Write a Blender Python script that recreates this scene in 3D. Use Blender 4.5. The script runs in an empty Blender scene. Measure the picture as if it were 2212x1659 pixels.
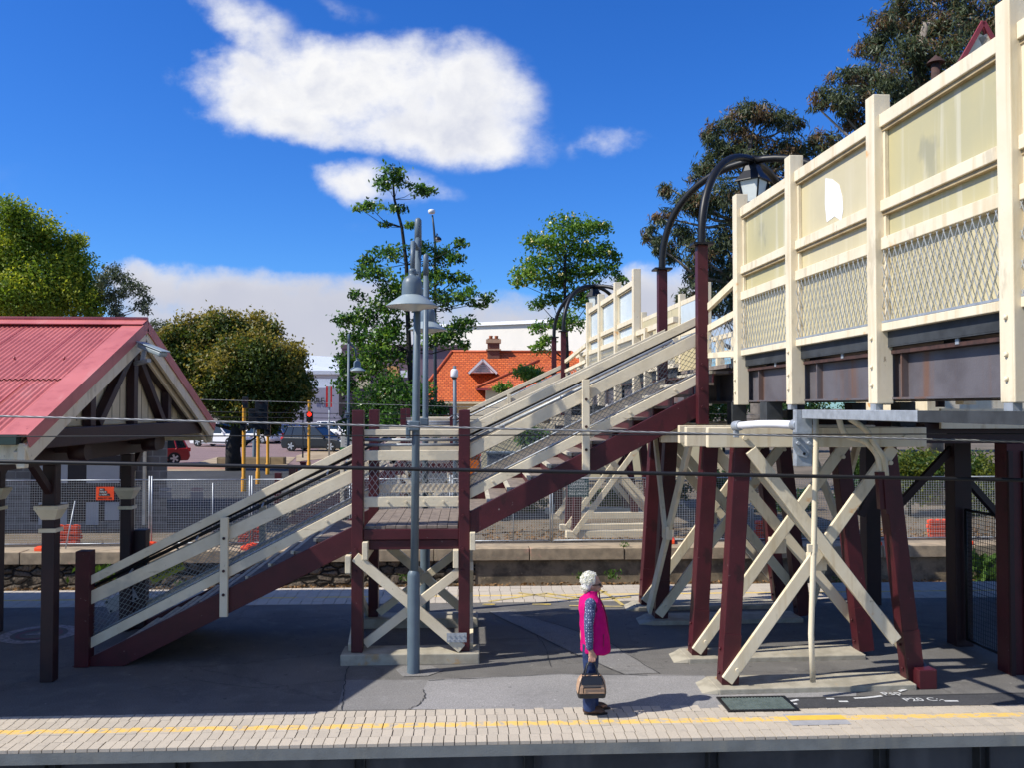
import bpy, math, random
import numpy as np
from mathutils import Vector, Matrix
random.seed(7); RNG = np.random.default_rng(11)
SC = bpy.context.scene; COL = SC.collection
R = math.radians
# ------------------------------------------------------------------ camera geometry
FPX, CX, CY, HOR = 1900.0, 1106.0, 829.5, 880.0     # focal length and centre in units of a 2212 px wide picture
PSI = R(2.8); TH = math.atan((HOR - CY) / FPX); EYE = Vector((0, 0, 3.5))
_r = Vector((math.cos(PSI), -math.sin(PSI), 0)); _fh = Vector((math.sin(PSI), math.cos(PSI), 0)); _z = Vector((0, 0, 1))
_f = _fh * math.cos(TH) + _z * math.sin(TH); _u = _z * math.cos(TH) - _fh * math.sin(TH)
def ray(px, py): return _r * ((px - CX) / FPX) + _u * ((CY - py) / FPX) + _f
def P(px, py, Y):
    d = ray(px, py); return EYE + d * (Y / d.y)
def G(px, py, z=0.0):
    d = ray(px, py); return EYE + d * ((z - EYE.z) / d.z)
def PZ(px, py, Z):
    d = ray(px, py); return EYE + d * (Z / d.dot(_fh))
cam = bpy.data.cameras.new('camera'); camo = bpy.data.objects.new('camera', cam); COL.objects.link(camo)
cam.sensor_width = 36; cam.lens = 36 * FPX / 2212; cam.clip_start = .1; cam.clip_end = 3000
camo.location = EYE; camo.rotation_euler = (R(90) + TH, 0, -PSI); SC.camera = camo
# ------------------------------------------------------------------ light and sky
EL = R(46); AZ = math.atan2(.284, .959)
sd = Vector((math.cos(EL) * math.cos(AZ), math.cos(EL) * math.sin(AZ), -math.sin(EL)))
sl = bpy.data.lights.new('sun', 'SUN'); sl.energy = 5.0; sl.angle = R(.55); sl.color = (1, .95, .86)
so = bpy.data.objects.new('sun', sl); COL.objects.link(so); so.rotation_euler = sd.to_track_quat('-Z', 'Y').to_euler(); so.location = (-20, -10, 25)
SC.view_settings.view_transform = 'Standard'; SC.view_settings.look = 'None'; SC.view_settings.exposure = .25; SC.view_settings.gamma = 1
SC.cycles.use_adaptive_sampling = True; SC.cycles.adaptive_threshold = .015; SC.cycles.use_denoising = True
SC.cycles.max_bounces = 6; SC.cycles.transparent_max_bounces = 12; SC.cycles.sample_clamp_indirect = 4

class N:                                            # small node-tree helper
    def __init__(s, nt): s.nt = nt; nt.nodes.clear()
    def n(s, t, **kw):
        nd = s.nt.nodes.new(t)
        for k, v in kw.items():
            if k == 'i':
                for a, b in v.items():
                    if hasattr(b, 'is_linked') or isinstance(b, bpy.types.NodeSocket): s.nt.links.new(b, nd.inputs[a])
                    else: nd.inputs[a].default_value = b
            else: setattr(nd, k, v)
        return nd
    def math(s, op, a, b=0.0, c=None, clamp=False):
        nd = s.n('ShaderNodeMath', operation=op, use_clamp=clamp)
        for k, v in ((0, a), (1, b), (2, c)):
            if v is None: continue
            if isinstance(v, bpy.types.NodeSocket): s.nt.links.new(v, nd.inputs[k])
            else: nd.inputs[k].default_value = v
        return nd.outputs[0]
    def mix(s, f, a, b, blend='MIX'):
        nd = s.n('ShaderNodeMix', data_type='RGBA', blend_type=blend, clamp_factor=True)
        for k, v in ((0, f), (6, a), (7, b)):
            if isinstance(v, bpy.types.NodeSocket): s.nt.links.new(v, nd.inputs[k])
            elif k: nd.inputs[k].default_value = (*v[:3], 1)
            else: nd.inputs[k].default_value = v
        return nd.outputs[2]
    def ramp(s, f, stops):
        nd = s.n('ShaderNodeValToRGB'); s.nt.links.new(f, nd.inputs[0]); e = nd.color_ramp.elements
        while len(e) < len(stops): e.new(.5)
        for q, (p, c) in zip(e, stops):
            q.position = p; q.color = (*c, 1) if hasattr(c, '__len__') else (c, c, c, 1)
        return nd.outputs[0]
    def smooth(s, f, a, b):
        nd = s.n('ShaderNodeMapRange', interpolation_type='SMOOTHSTEP', i={0: f, 1: a, 2: b}); return nd.outputs[0]
    def noise(s, vec, scale, detail=4, rough=.55, dist=0):
        return s.n('ShaderNodeTexNoise', i={'Vector': vec, 'Scale': scale, 'Detail': detail, 'Roughness': rough, 'Distortion': dist})
    def mapv(s, vec, sc=(1, 1, 1), loc=(0, 0, 0)):
        return s.n('ShaderNodeMapping', i={'Vector': vec, 'Scale': sc, 'Location': loc}).outputs[0]

W = bpy.data.worlds.new('World'); SC.world = W; W.use_nodes = True
w = N(W.node_tree)
tc = w.n('ShaderNodeTexCoord').outputs['Generated']
sky = w.n('ShaderNodeTexSky', sky_type='NISHITA', sun_disc=False, sun_elevation=EL, sun_rotation=R(253.5), altitude=0, air_density=1.0, dust_density=.4, ozone_density=2.5)
hs = w.n('ShaderNodeHueSaturation', i={'Hue': .505, 'Saturation': 1.3, 'Value': 1.0, 'Fac': 1.0, 'Color': sky.outputs[0]})
sx = w.n('ShaderNodeSeparateXYZ', i={0: tc})
yy = w.math('MAXIMUM', sx.outputs[1], .02)
uu = w.math('DIVIDE', sx.outputs[0], yy); vv = w.math('DIVIDE', sx.outputs[2], yy)
cv = w.n('ShaderNodeCombineXYZ', i={0: uu, 1: vv, 2: 0.0}).outputs[0]
n1 = w.noise(cv, 6.0, 9, .58); n2 = w.noise(w.mapv(cv, loc=(3.1, 1.7, 4)), 2.6, 5, .55, .3); n3 = w.noise(w.mapv(cv, (1, 1.5, 1), (7, 2, 1)), 19, 6, .62)
wob = w.n('ShaderNodeVectorMath', operation='MULTIPLY_ADD', i={0: n1.outputs['Color'], 1: (.085, .07, 0), 2: cv}).outputs[0]
wob = w.n('ShaderNodeVectorMath', operation='MULTIPLY_ADD', i={0: n2.outputs['Color'], 1: (.12, .08, 0), 2: wob}).outputs[0]
wob = w.n('ShaderNodeVectorMath', operation='ADD', i={0: wob, 1: (-.1025, -.075, 0)}).outputs[0]
sw = w.n('ShaderNodeSeparateXYZ', i={0: wob})
CL = [  # px, py, half width, half height, tilt (deg, clockwise in the picture), strength
    (560, 215, 165, 82, 0, 1.0), (800, 200, 250, 105, 0, 1.08), (1020, 225, 150, 118, 0, 1.05), (930, 285, 245, 62, 4, 1.0), (640, 270, 200, 48, 6, .95), (1090, 265, 95, 70, 0, .85),
    (570, 105, 150, 52, 33, .62), (490, 35, 110, 42, 25, .52), (600, 60, 90, 40, 30, .34), (430, 168, 50, 26, 15, .55), (425, 245, 40, 24, 20, .34), (480, 262, 55, 40, 0, .36),
    (735, 385, 92, 54, -6, 1.0), (850, 395, 110, 40, 0, .55), (1320, 300, 95, 36, -5, .42), (960, 405, 60, 22, 0, .3),
    (330, 605, 95, 30, 6, .95), (520, 640, 260, 48, 5, .95), (700, 690, 420, 66, 5, .95), (460, 720, 280, 60, 0, .85), (1060, 690, 260, 62, 3, .9), (880, 660, 240, 46, 4, .9), (1440, 640, 150, 70, 0, .9), (1800, 720, 300, 70, 0, .7),
    (-100, 820, 500, 60, 0, .6), (690, 480, 100, 20, 0, .2), (745, 8, 70, 24, 15, .26), (20, 350, 100, 70, 20, .1), (1780, 8, 70, 14, 0, .14)]
acc = None; hgt = None
for ci, (px, py, a, b, tilt, amp) in enumerate(CL):
    if ci < 12: px -= 22; py -= 16
    d0 = ray(px, py); u0, v0 = d0.x / d0.y, d0.z / d0.y
    su, sv = a / FPX * 1.0, b / FPX
    ct, st = math.cos(R(tilt)), math.sin(R(tilt))
    du = w.math('SUBTRACT', sw.outputs[0], u0); dv = w.math('SUBTRACT', sw.outputs[1], v0)
    e1 = w.math('MULTIPLY_ADD', dv, -st / su, w.math('MULTIPLY', du, ct / su)); e2 = w.math('MULTIPLY_ADD', dv, ct / sv, w.math('MULTIPLY', du, st / sv))
    q = w.math('ADD', w.math('MULTIPLY', e1, e1), w.math('MULTIPLY', e2, e2))
    q = w.math('SUBTRACT', 1.0, w.math('MULTIPLY', q, .5))                        # 1 in the middle, .5 on the outline
    q = w.math('MULTIPLY', w.math('MAXIMUM', q, 0.0), amp)
    acc = q if acc is None else w.math('SMOOTH_MAX', acc, q, .12)
nz = w.math('ADD', w.math('MULTIPLY', n1.outputs[0], .72), w.math('ADD', w.math('MULTIPLY', n2.outputs[0], .30), w.math('MULTIPLY', n3.outputs[0], .28)))
dens = w.math('ADD', acc, w.math('MULTIPLY', w.math('MULTIPLY', w.math('SUBTRACT', nz, .65), 2.5), w.smooth(acc, .02, .32)))
nb = w.noise(w.mapv(tc, (1, 1, 1.6)), 2.2, 7, .6)                                   # unseen cloud added behind the camera as neutral fill light
dens = w.mix(w.smooth(sx.outputs[1], .10, .02), dens, w.math('MULTIPLY_ADD', w.math('SUBTRACT', nb.outputs[0], .50), 4.0, .2))
cov = w.smooth(dens, .10, .92)
thick = w.smooth(w.math('ADD', dens, w.math('MULTIPLY', w.math('SUBTRACT', n2.outputs[0], .5), 1.3)), .55, 1.25)
nl = w.noise(w.mapv(wob, (1, 1, 1), (.022, -.02, 0)), 9.0, 6, .55); nm = w.noise(wob, 9.0, 6, .55)   # billows: lit on the sun side, grey on the other
rel = w.math('MULTIPLY', w.math('SUBTRACT', nl.outputs[0], nm.outputs[0]), 2.6)
thick = w.math('ADD', w.math('MULTIPLY', thick, .75), rel, clamp=True)
ccol = w.mix(thick, (9.3, 9.3, 9.4), (6.4, 6.7, 7.8))
lowg = w.smooth(sw.outputs[1], .19, .125)                                           # the bank near the horizon is greyer
ccol = w.mix(w.math('MULTIPLY', lowg, .85), ccol, (5.5, 5.7, 6.7))
skc = w.mix(1.0, hs.outputs[0], (.60, 1.06, 1.66), 'MULTIPLY')
fin = w.mix(cov, skc, ccol)
bg = w.n('ShaderNodeBackground', i={'Color': fin, 'Strength': .087})
w.nt.links.new(bg.outputs[0], w.n('ShaderNodeOutputWorld').inputs[0])

# ------------------------------------------------------------------ materials
def mat(name, col, rough=.6, col2=None, ns=3.0, amt=.5, bump=0.0, bs=60.0, metal=0.0, st=(1, 1, 1), spots=None, spec=.4, streak=None, detail=5):
    m = bpy.data.materials.new(name); m.use_nodes = True; k = N(m.node_tree)
    v = k.n('ShaderNodeTexCoord').outputs['Object']
    c2 = col2 or tuple(x * .72 for x in col)
    nv = k.mapv(v, st)
    nn = k.noise(nv, ns, detail, .6)
    f = k.math('MULTIPLY', k.smooth(nn.outputs[0], .36, .68), amt)
    c = k.mix(f, col, c2)
    for (sc_, scol, th, sst) in ([] if not spots else spots if isinstance(spots, list) else [spots]):
        sp = k.noise(k.mapv(v, sst, (5, 3, 8)), sc_, 4, .6)
        c = k.mix(k.smooth(sp.outputs[0], th, th + .1), c, scol)
    if streak:
        scol, a_, s1 = streak
        sp = k.noise(k.mapv(v, (s1, s1, s1 * .06)), 1.0, 3, .6)
        c = k.mix(k.math('MULTIPLY', k.smooth(sp.outputs[0], .5, .72), a_), c, scol)
    p = k.n('ShaderNodeBsdfPrincipled', i={'Base Color': c, 'Roughness': rough, 'Metallic': metal, 'Specular IOR Level': spec})
    if bump:
        bn = k.noise(k.mapv(v, st), bs, 4, .6)
        k.nt.links.new(k.n('ShaderNodeBump', i={'Strength': bump, 'Distance': .01, 'Height': bn.outputs[0]}).outputs[0], p.inputs['Normal'])
    k.nt.links.new(p.outputs[0], k.n('ShaderNodeOutputMaterial').inputs[0])
    return m
def leafmat(name, c1, c2, tr=.35, rough=.5):
    m = bpy.data.materials.new(name); m.use_nodes = True; k = N(m.node_tree)
    r = k.n('ShaderNodeNewGeometry').outputs['Random Per Island']
    c = k.mix(r, c1, c2)
    p = k.n('ShaderNodeBsdfPrincipled', i={'Base Color': c, 'Roughness': rough, 'Specular IOR Level': .35})
    t = k.n('ShaderNodeBsdfTranslucent', i={'Color': k.mix(.5, c, (c1[0] * 1.6, c1[1] * 1.6, c1[2] * .7))})
    x = k.n('ShaderNodeMixShader', i={0: tr, 1: p.outputs[0], 2: t.outputs[0]})
    k.nt.links.new(x.outputs[0], k.n('ShaderNodeOutputMaterial').inputs[0]); return m
def brickmat(name, c1, c2, mortar, sc, bw, bh, ms=.02, rough=.8, axes='xz', bump=.5, noise_amt=.35, off=.5, dirt=None):
    m = bpy.data.materials.new(name); m.use_nodes = True; k = N(m.node_tree)
    v = k.n('ShaderNodeTexCoord').outputs['Object']; s = k.n('ShaderNodeSeparateXYZ', i={0: v})
    ix = {'x': 0, 'y': 1, 'z': 2}
    vv = k.n('ShaderNodeCombineXYZ', i={0: s.outputs[ix[axes[0]]], 1: s.outputs[ix[axes[1]]], 2: 0.0}).outputs[0]
    nz = k.noise(v, 3.5, 5, .6); nz2 = k.noise(v, 14, 4, .6)
    vv = k.n('ShaderNodeVectorMath', operation='MULTIPLY_ADD', i={0: nz2.outputs['Color'], 1: (.02 * noise_amt * 2, .02 * noise_amt * 2, 0), 2: vv}).outputs[0]
    b = k.n('ShaderNodeTexBrick', offset=off, i={'Vector': vv, 'Color1': (*c1, 1), 'Color2': (*c2, 1), 'Mortar': (*mortar, 1), 'Scale': sc, 'Mortar Size': ms, 'Mortar Smooth': .2, 'Brick Width': bw, 'Row Height': bh, 'Bias': 0.0})
    c = k.mix(k.math('MULTIPLY', k.smooth(nz.outputs[0], .35, .7), noise_amt), b.outputs['Color'], tuple(x * .45 for x in c1))
    if dirt:
        dn = k.noise(k.mapv(v, (1, 1, .6), (2, 7, 1)), dirt[1], 6, .65); c = k.mix(k.smooth(dn.outputs[0], dirt[2], dirt[2] + .13), c, dirt[0])
    p = k.n('ShaderNodeBsdfPrincipled', i={'Base Color': c, 'Roughness': rough, 'Specular IOR Level': .3})
    h = k.math('ADD', k.math('MULTIPLY', b.outputs['Fac'], -1.0), k.math('MULTIPLY', nz2.outputs[0], .6))
    k.nt.links.new(k.n('ShaderNodeBump', i={'Strength': bump, 'Distance': .02, 'Height': h}).outputs[0], p.inputs['Normal'])
    k.nt.links.new(p.outputs[0], k.n('ShaderNodeOutputMaterial').inputs[0]); return m
CREAM = mat('cream_paint', (.77, .68, .50), .5, (.68, .575, .39), 2.2, .55, .12, 35, spots=[(2.2, (.70, .40, .16), .64, (1, 1, 1.4)), (17, (.36, .29, .20), .67, (1, 1, .5)), (5, (.60, .52, .37), .58, (1, 1, .4))], streak=((.58, .44, .24), .5, 9))
CREAM2 = mat('cream_timber', (.75, .66, .485), .55, (.61, .52, .36), 3.0, .6, .25, 30, st=(1, 1, 1), spots=[(5, (.42, .33, .2), .68, (1, 1, 1)), (22, (.30, .25, .18), .665, (1, 1, 1)), (9, (.45, .37, .25), .64, (.4, .4, 2)), (1.3, (.56, .50, .38), .56, (1, 1, 1))])
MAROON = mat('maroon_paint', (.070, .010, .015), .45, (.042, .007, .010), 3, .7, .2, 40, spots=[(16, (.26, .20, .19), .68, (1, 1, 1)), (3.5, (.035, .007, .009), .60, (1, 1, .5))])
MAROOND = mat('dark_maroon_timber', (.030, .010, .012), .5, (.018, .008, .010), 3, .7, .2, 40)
PINKROOF = mat('red_roof_paint', (.57, .172, .155), .45, (.46, .13, .12), 1.3, .8, .05, 30, spots=[(2.5, (.56, .20, .18), .60, (1, .4, .4)), (9, (.28, .06, .055), .68, (1, .5, .5))], streak=((.34, .075, .07), .45, 5))
REDTRIM = mat('red_trim_paint', (.33, .055, .06), .45, (.2, .035, .04), 3, .6)
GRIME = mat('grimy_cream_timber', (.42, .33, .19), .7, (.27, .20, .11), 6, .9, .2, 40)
GREYTIMBER = mat('weathered_grey_timber', (.24, .195, .16), .8, (.135, .108, .09), 7, .8, .4, 50, st=(1, 1, 1))
NOSING = mat('tread_nosing', (.60, .55, .42), .6, (.36, .32, .25), 8, .8)
LAMPGREY = mat('blue_grey_metal_paint', (.115, .155, .185), .42, (.085, .115, .145), 5, .5, .08, 160)
LAMPLT = mat('pale_grey_metal_paint', (.28, .335, .35), .4, (.23, .28, .295), 5, .4, .05, 150)
BLACK = mat('black_metal_paint', (.008, .009, .011), .42, (.015, .015, .017), 5, .5, spec=.3)
CABLE = mat('black_cable', (.012, .012, .014), .5)
WIRE = mat('twisted_steel_wire', (.28, .28, .27), .45, (.10, .10, .10), 60, .9, metal=.4)
GALV = mat('galvanised_steel', (.42, .45, .48), .45, (.30, .32, .34), 12, .8, metal=.35)
GALVMESH = mat('galvanised_mesh', (.44, .455, .45), .5, (.33, .34, .34), 12, .6, metal=.25)
DARKMESH = mat('weathered_chain_wire', (.22, .24, .25), .5, (.13, .14, .15), 12, .6, metal=.3)
WHITEP = mat('white_plastic', (.78, .78, .80), .4, (.66, .66, .68), 4, .5)
GIRDER = mat('weathered_dark_steel', (.125, .115, .125), .6, (.075, .065, .07), 1.5, .8, .2, 60, streak=((.16, .075, .04), .75, 4.5))
RUST = mat('rusty_steel', (.075, .035, .028), .8, (.03, .018, .016), 9, .9, .4, 40)
DECKDARK = mat('dark_deck_steel', (.045, .05, .055), .7, (.02, .022, .024), 4, .8)
FROST = mat('frosted_yellow_sheet', (.50, .44, .23), .35, (.43, .395, .23), .9, .8, spots=[(1.6, (.36, .33, .20), .58, (1, 1, .7)), (3, (.52, .40, .18), .66, (1, 1, 1))], streak=((.62, .58, .44), .6, 9), spec=.5)
FROSTY = mat('yellowed_sheet', (.60, .52, .31), .35, (.52, .45, .27), .8, .8, spots=[(2.2, (.44, .38, .24), .60, (1, 1, .6))], streak=((.64, .57, .40), .4, 8), spec=.5)
GLASSW = mat('milky_sheet', (.62, .70, .74), .25, (.50, .58, .62), 1.5, .6, spec=.6)
CONC = mat('pale_concrete', (.40, .365, .285), .85, (.26, .235, .18), 5, .8, .4, 60, spots=[(3, (.42, .28, .14), .62, (1, 1, 1)), (12, (.15, .14, .11), .66, (1, 1, 1))])
CONCG = mat('grey_edge_concrete', (.19, .205, .20), .8, (.13, .14, .138), 2.5, .8, .3, 60, streak=((.26, .25, .20), .5, 3))
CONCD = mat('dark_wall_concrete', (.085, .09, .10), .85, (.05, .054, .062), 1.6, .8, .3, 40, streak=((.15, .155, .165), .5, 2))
SIGNG = mat('dark_green_sign', (.028, .075, .085), .5)
LETTER = mat('white_lettering', (.75, .76, .74), .5)
DLETTER = mat('dark_lettering', (.02, .02, .022), .5)
ORANGE = mat('orange_plastic', (.85, .085, .02), .45, (.70, .06, .015), 8, .6)
YELLOWP = mat('yellow_pole_paint', (.70, .33, .02), .5, (.55, .25, .02), 4, .6)
YSIGN = mat('faded_yellow_sign', (.42, .42, .03), .5)
RED = mat('red_paint', (.55, .02, .02), .45)
LENS = mat('milky_lens', (.62, .66, .64), .2, (.5, .54, .52), 3, .5, spec=.6)
TYRE = mat('tyre_rubber', (.012, .012, .013), .8); RIM = mat('alloy_wheel', (.55, .56, .58), .3, metal=.6); CARGLASS = mat('tinted_car_glass', (.018, .026, .032), .08, spec=.8)
BARK = mat('grey_brown_bark', (.075, .062, .05), .9, (.04, .034, .028), 8, .8, .5, 30); BARKD = mat('dark_bark', (.022, .02, .018), .9, (.012, .011, .01), 8, .8, .5, 30); BARKP = mat('pale_gum_bark', (.27, .235, .20), .8, (.13, .11, .095), 4, .8, .3, 20)

# ------------------------------------------------------------------ mesh builder and scene bookkeeping
ORG = {}
class MB:
    def __init__(s): s.v = []; s.f = []; s.m = []; s.s = []
    def add(s, vs, fs, mi=0, sm=False):
        b = len(s.v); s.v += [tuple(x) for x in vs]
        for f in fs: s.f.append(tuple(b + i for i in f)); s.m.append(mi); s.s.append(sm)
        return s
    def hexa(s, c, mi=0):                            # 8 corners: 4 of one end, 4 of the other
        return s.add(c, [(3, 2, 1, 0), (4, 5, 6, 7), (0, 1, 5, 4), (1, 2, 6, 5), (2, 3, 7, 6), (3, 0, 4, 7)], mi)
    def box(s, c, d, mi=0, rz=0.0):
        x, y, z = d[0] / 2, d[1] / 2, d[2] / 2; ca, sa = math.cos(rz), math.sin(rz); o = []
        for zz in (-z, z):
            for a, b in ((-x, -y), (x, -y), (x, y), (-x, y)): o.append((c[0] + a * ca - b * sa, c[1] + a * sa + b * ca, c[2] + zz))
        return s.hexa(o, mi)
    def beam(s, p, q, w_, h, mi=0, up=(0, 0, 1)):     # w_ sideways, h along the up direction
        p, q = Vector(p), Vector(q); d = (q - p).normalized(); up = Vector(up)
        if abs(d.dot(up)) > .98: up = Vector((0, 1, 0))
        a = d.cross(up).normalized(); b = a.cross(d).normalized(); o = []
        for e in (p, q):
            for i, j in ((-1, -1), (1, -1), (1, 1), (-1, 1)): o.append(e + a * (i * w_ / 2) + b * (j * h / 2))
        return s.hexa(o, mi)
    def vbeam(s, p, q, w_, h, mi=0):                  # ends cut vertical, h measured vertically, w_ along world y
        p, q = Vector(p), Vector(q); d = q - p; n = Vector((-d.y, d.x, 0)).normalized(); o = []
        for e in (p, q):
            for i, j in ((-1, -1), (1, -1), (1, 1), (-1, 1)): o.append(e + n * (i * w_ / 2) + Vector((0, 0, j * h / 2)))
        return s.hexa(o, mi)
    def tube(s, pts, r, n=8, mi=0, sm=True, cap=True):
        pts = [Vector(p) for p in pts]; k = len(pts); rs = r if isinstance(r, (list, tuple)) else [r] * k; o = []; ref = None
        for i, p in enumerate(pts):
            d = (pts[min(i + 1, k - 1)] - pts[max(i - 1, 0)]).normalized()
            if ref is None: ref = Vector((0, 0, 1)) if abs(d.z) < .9 else Vector((1, 0, 0))
            a = d.cross(ref).normalized(); b = a.cross(d).normalized(); ref = b
            for j in range(n):
                t = 2 * math.pi * (j + .5) / n; o.append(p + a * (math.cos(t) * rs[i]) + b * (math.sin(t) * rs[i]))
        fs = [(i * n + j, i * n + (j + 1) % n, (i + 1) * n + (j + 1) % n, (i + 1) * n + j) for i in range(k - 1) for j in range(n)]
        s.add(o, fs, mi, sm)
        if cap:
            b = len(s.v) - len(o)
            s.f += [tuple(b + j for j in range(n))[::-1], tuple(b + (k - 1) * n + j for j in range(n))]; s.m += [mi, mi]; s.s += [False, False]
        return s
    def lathe(s, c, prof, n=24, mi=0, sm=True):
        o = []; c = Vector(c)
        for (r_, z_) in prof:
            for j in range(n):
                t = 2 * math.pi * j / n; o.append(c + Vector((math.cos(t) * r_, math.sin(t) * r_, z_)))
        fs = [(i * n + j, i * n + (j + 1) % n, (i + 1) * n + (j + 1) % n, (i + 1) * n + j) for i in range(len(prof) - 1) for j in range(n)]
        return s.add(o, fs, mi, sm)
    def prism(s, poly, vec, mi=0):
        a = [Vector(p) for p in poly]; b = [p + Vector(vec) for p in a]; n = len(a)
        return s.add(a + b, [tuple(range(n))[::-1], tuple(range(n, 2 * n))] + [(i, (i + 1) % n, n + (i + 1) % n, n + i) for i in range(n)], mi)
    def ell(s, c, r, n=14, k=9, mi=0, rot=None):
        o = []; c = Vector(c); M = rot or Matrix.Identity(3)
        for i in range(1, k):
            t = math.pi * i / k
            for j in range(n):
                p = 2 * math.pi * j / n; o.append(c + M @ Vector((r[0] * math.sin(t) * math.cos(p), r[1] * math.sin(t) * math.sin(p), r[2] * math.cos(t))))
        o.append(c + M @ Vector((0, 0, r[2]))); o.append(c + M @ Vector((0, 0, -r[2])))
        fs = [(i * n + j, (i + 1) * n + j, (i + 1) * n + (j + 1) % n, i * n + (j + 1) % n) for i in range(k - 2) for j in range(n)]
        T, B = (k - 1) * n, (k - 1) * n + 1
        fs += [(T, j, (j + 1) % n) for j in range(n)] + [(B, (k - 2) * n + (j + 1) % n, (k - 2) * n + j) for j in range(n)]
        return s.add(o, fs, mi, True)
    def build(s, name, mats, parent=None, bevel=0.0, org=None):
        if parent is not None: o0 = Vector(ORG[parent.name])
        elif org is not None: o0 = Vector(org)
        else:
            A = np.array(s.v); o0 = Vector(((A[:, 0].min() + A[:, 0].max()) / 2, (A[:, 1].min() + A[:, 1].max()) / 2, A[:, 2].min()))
        me = bpy.data.meshes.new(name); me.from_pydata([(x - o0.x, y - o0.y, z - o0.z) for x, y, z in s.v], [], s.f)
        ms = mats if isinstance(mats, (list, tuple)) else [mats]
        for m_ in ms: me.materials.append(m_)
        me.polygons.foreach_set('material_index', s.m); me.polygons.foreach_set('use_smooth', s.s); me.update()
        o = bpy.data.objects.new(name, me); COL.objects.link(o)
        if parent is not None: o.parent = parent
        else: o.location = o0
        ORG[o.name] = tuple(o0)
        if bevel:
            b = o.modifiers.new('bevel', 'BEVEL'); b.width = bevel; b.segments = 2; b.limit_method = 'ANGLE'; b.angle_limit = R(40)
        return o
def tag(o, label=None, cat=None, group=None, kind=None):
    for k_, v_ in (('label', label), ('category', cat), ('group', group), ('kind', kind)):
        if v_: o[k_] = v_
    return o
def thing(name, label, cat, loc=(0, 0, 0), group=None):
    o = bpy.data.objects.new(name, None); COL.objects.link(o); o.location = loc; ORG[o.name] = tuple(loc); o.empty_display_size = .2
    return tag(o, label, cat, group)
def copy_tree(o, parent=None):
    c = o.copy(); COL.objects.link(c); c.parent = parent
    for ch in [x for x in o.children]: copy_tree(ch, c)
    return c
def struct(mb, name, mats, kind='structure', **kw): return tag(mb.build(name, mats, **kw), kind=kind)
def text(s_, size, o, ux, uz, m, parent, name='lettering', depth=.002, align='CENTER'):   # flat letters: origin o, x axis ux, y axis uz
    cu = bpy.data.curves.new(name, 'FONT'); cu.body = s_; cu.size = size; cu.align_x = align; cu.align_y = 'CENTER'; cu.extrude = depth; cu.space_line = .9
    t = bpy.data.objects.new(name, cu); COL.objects.link(t)
    me = bpy.data.meshes.new_from_object(t.evaluated_get(bpy.context.evaluated_depsgraph_get())); bpy.data.objects.remove(t)
    ux, uz = Vector(ux).normalized(), Vector(uz).normalized(); nn = ux.cross(uz)
    o0 = Vector(ORG[parent.name]) if parent else Vector(o)
    M4 = Matrix(((ux.x, uz.x, nn.x, o[0] - o0.x), (ux.y, uz.y, nn.y, o[1] - o0.y), (ux.z, uz.z, nn.z, o[2] - o0.z), (0, 0, 0, 1)))
    me.transform(M4); me.materials.clear(); me.materials.append(m)
    ob = bpy.data.objects.new(name, me); COL.objects.link(ob)
    if parent: ob.parent = parent
    else: ob.location = o0
    ORG[ob.name] = tuple(o0); return ob
def diamond(mb, fn, Wd, Ht, su, sv, r, n=4):           # expanded / chain mesh over a patch fn(u, v) -> point
    m_ = sv / su
    for sg in (1, -1):
        k0 = -int(Ht / sv) - 2; k1 = int(Wd / su) + int(Ht / sv) + 2
        for k_ in range(k0, k1):
            u0 = k_ * su; pts = []                     # line v = sg*m*(u-u0) (+Ht for sg<0)
            a, b = (u0, u0 + Ht / m_)
            lo, hi = max(a, 0), min(b, Wd)
            if hi - lo < .01: continue
            v = lambda u: (u - u0) * m_ if sg > 0 else Ht - (u - u0) * m_
            mb.tube([fn(lo, v(lo)), fn(hi, v(hi))], r, n, cap=False, sm=False)
    return mb
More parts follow.
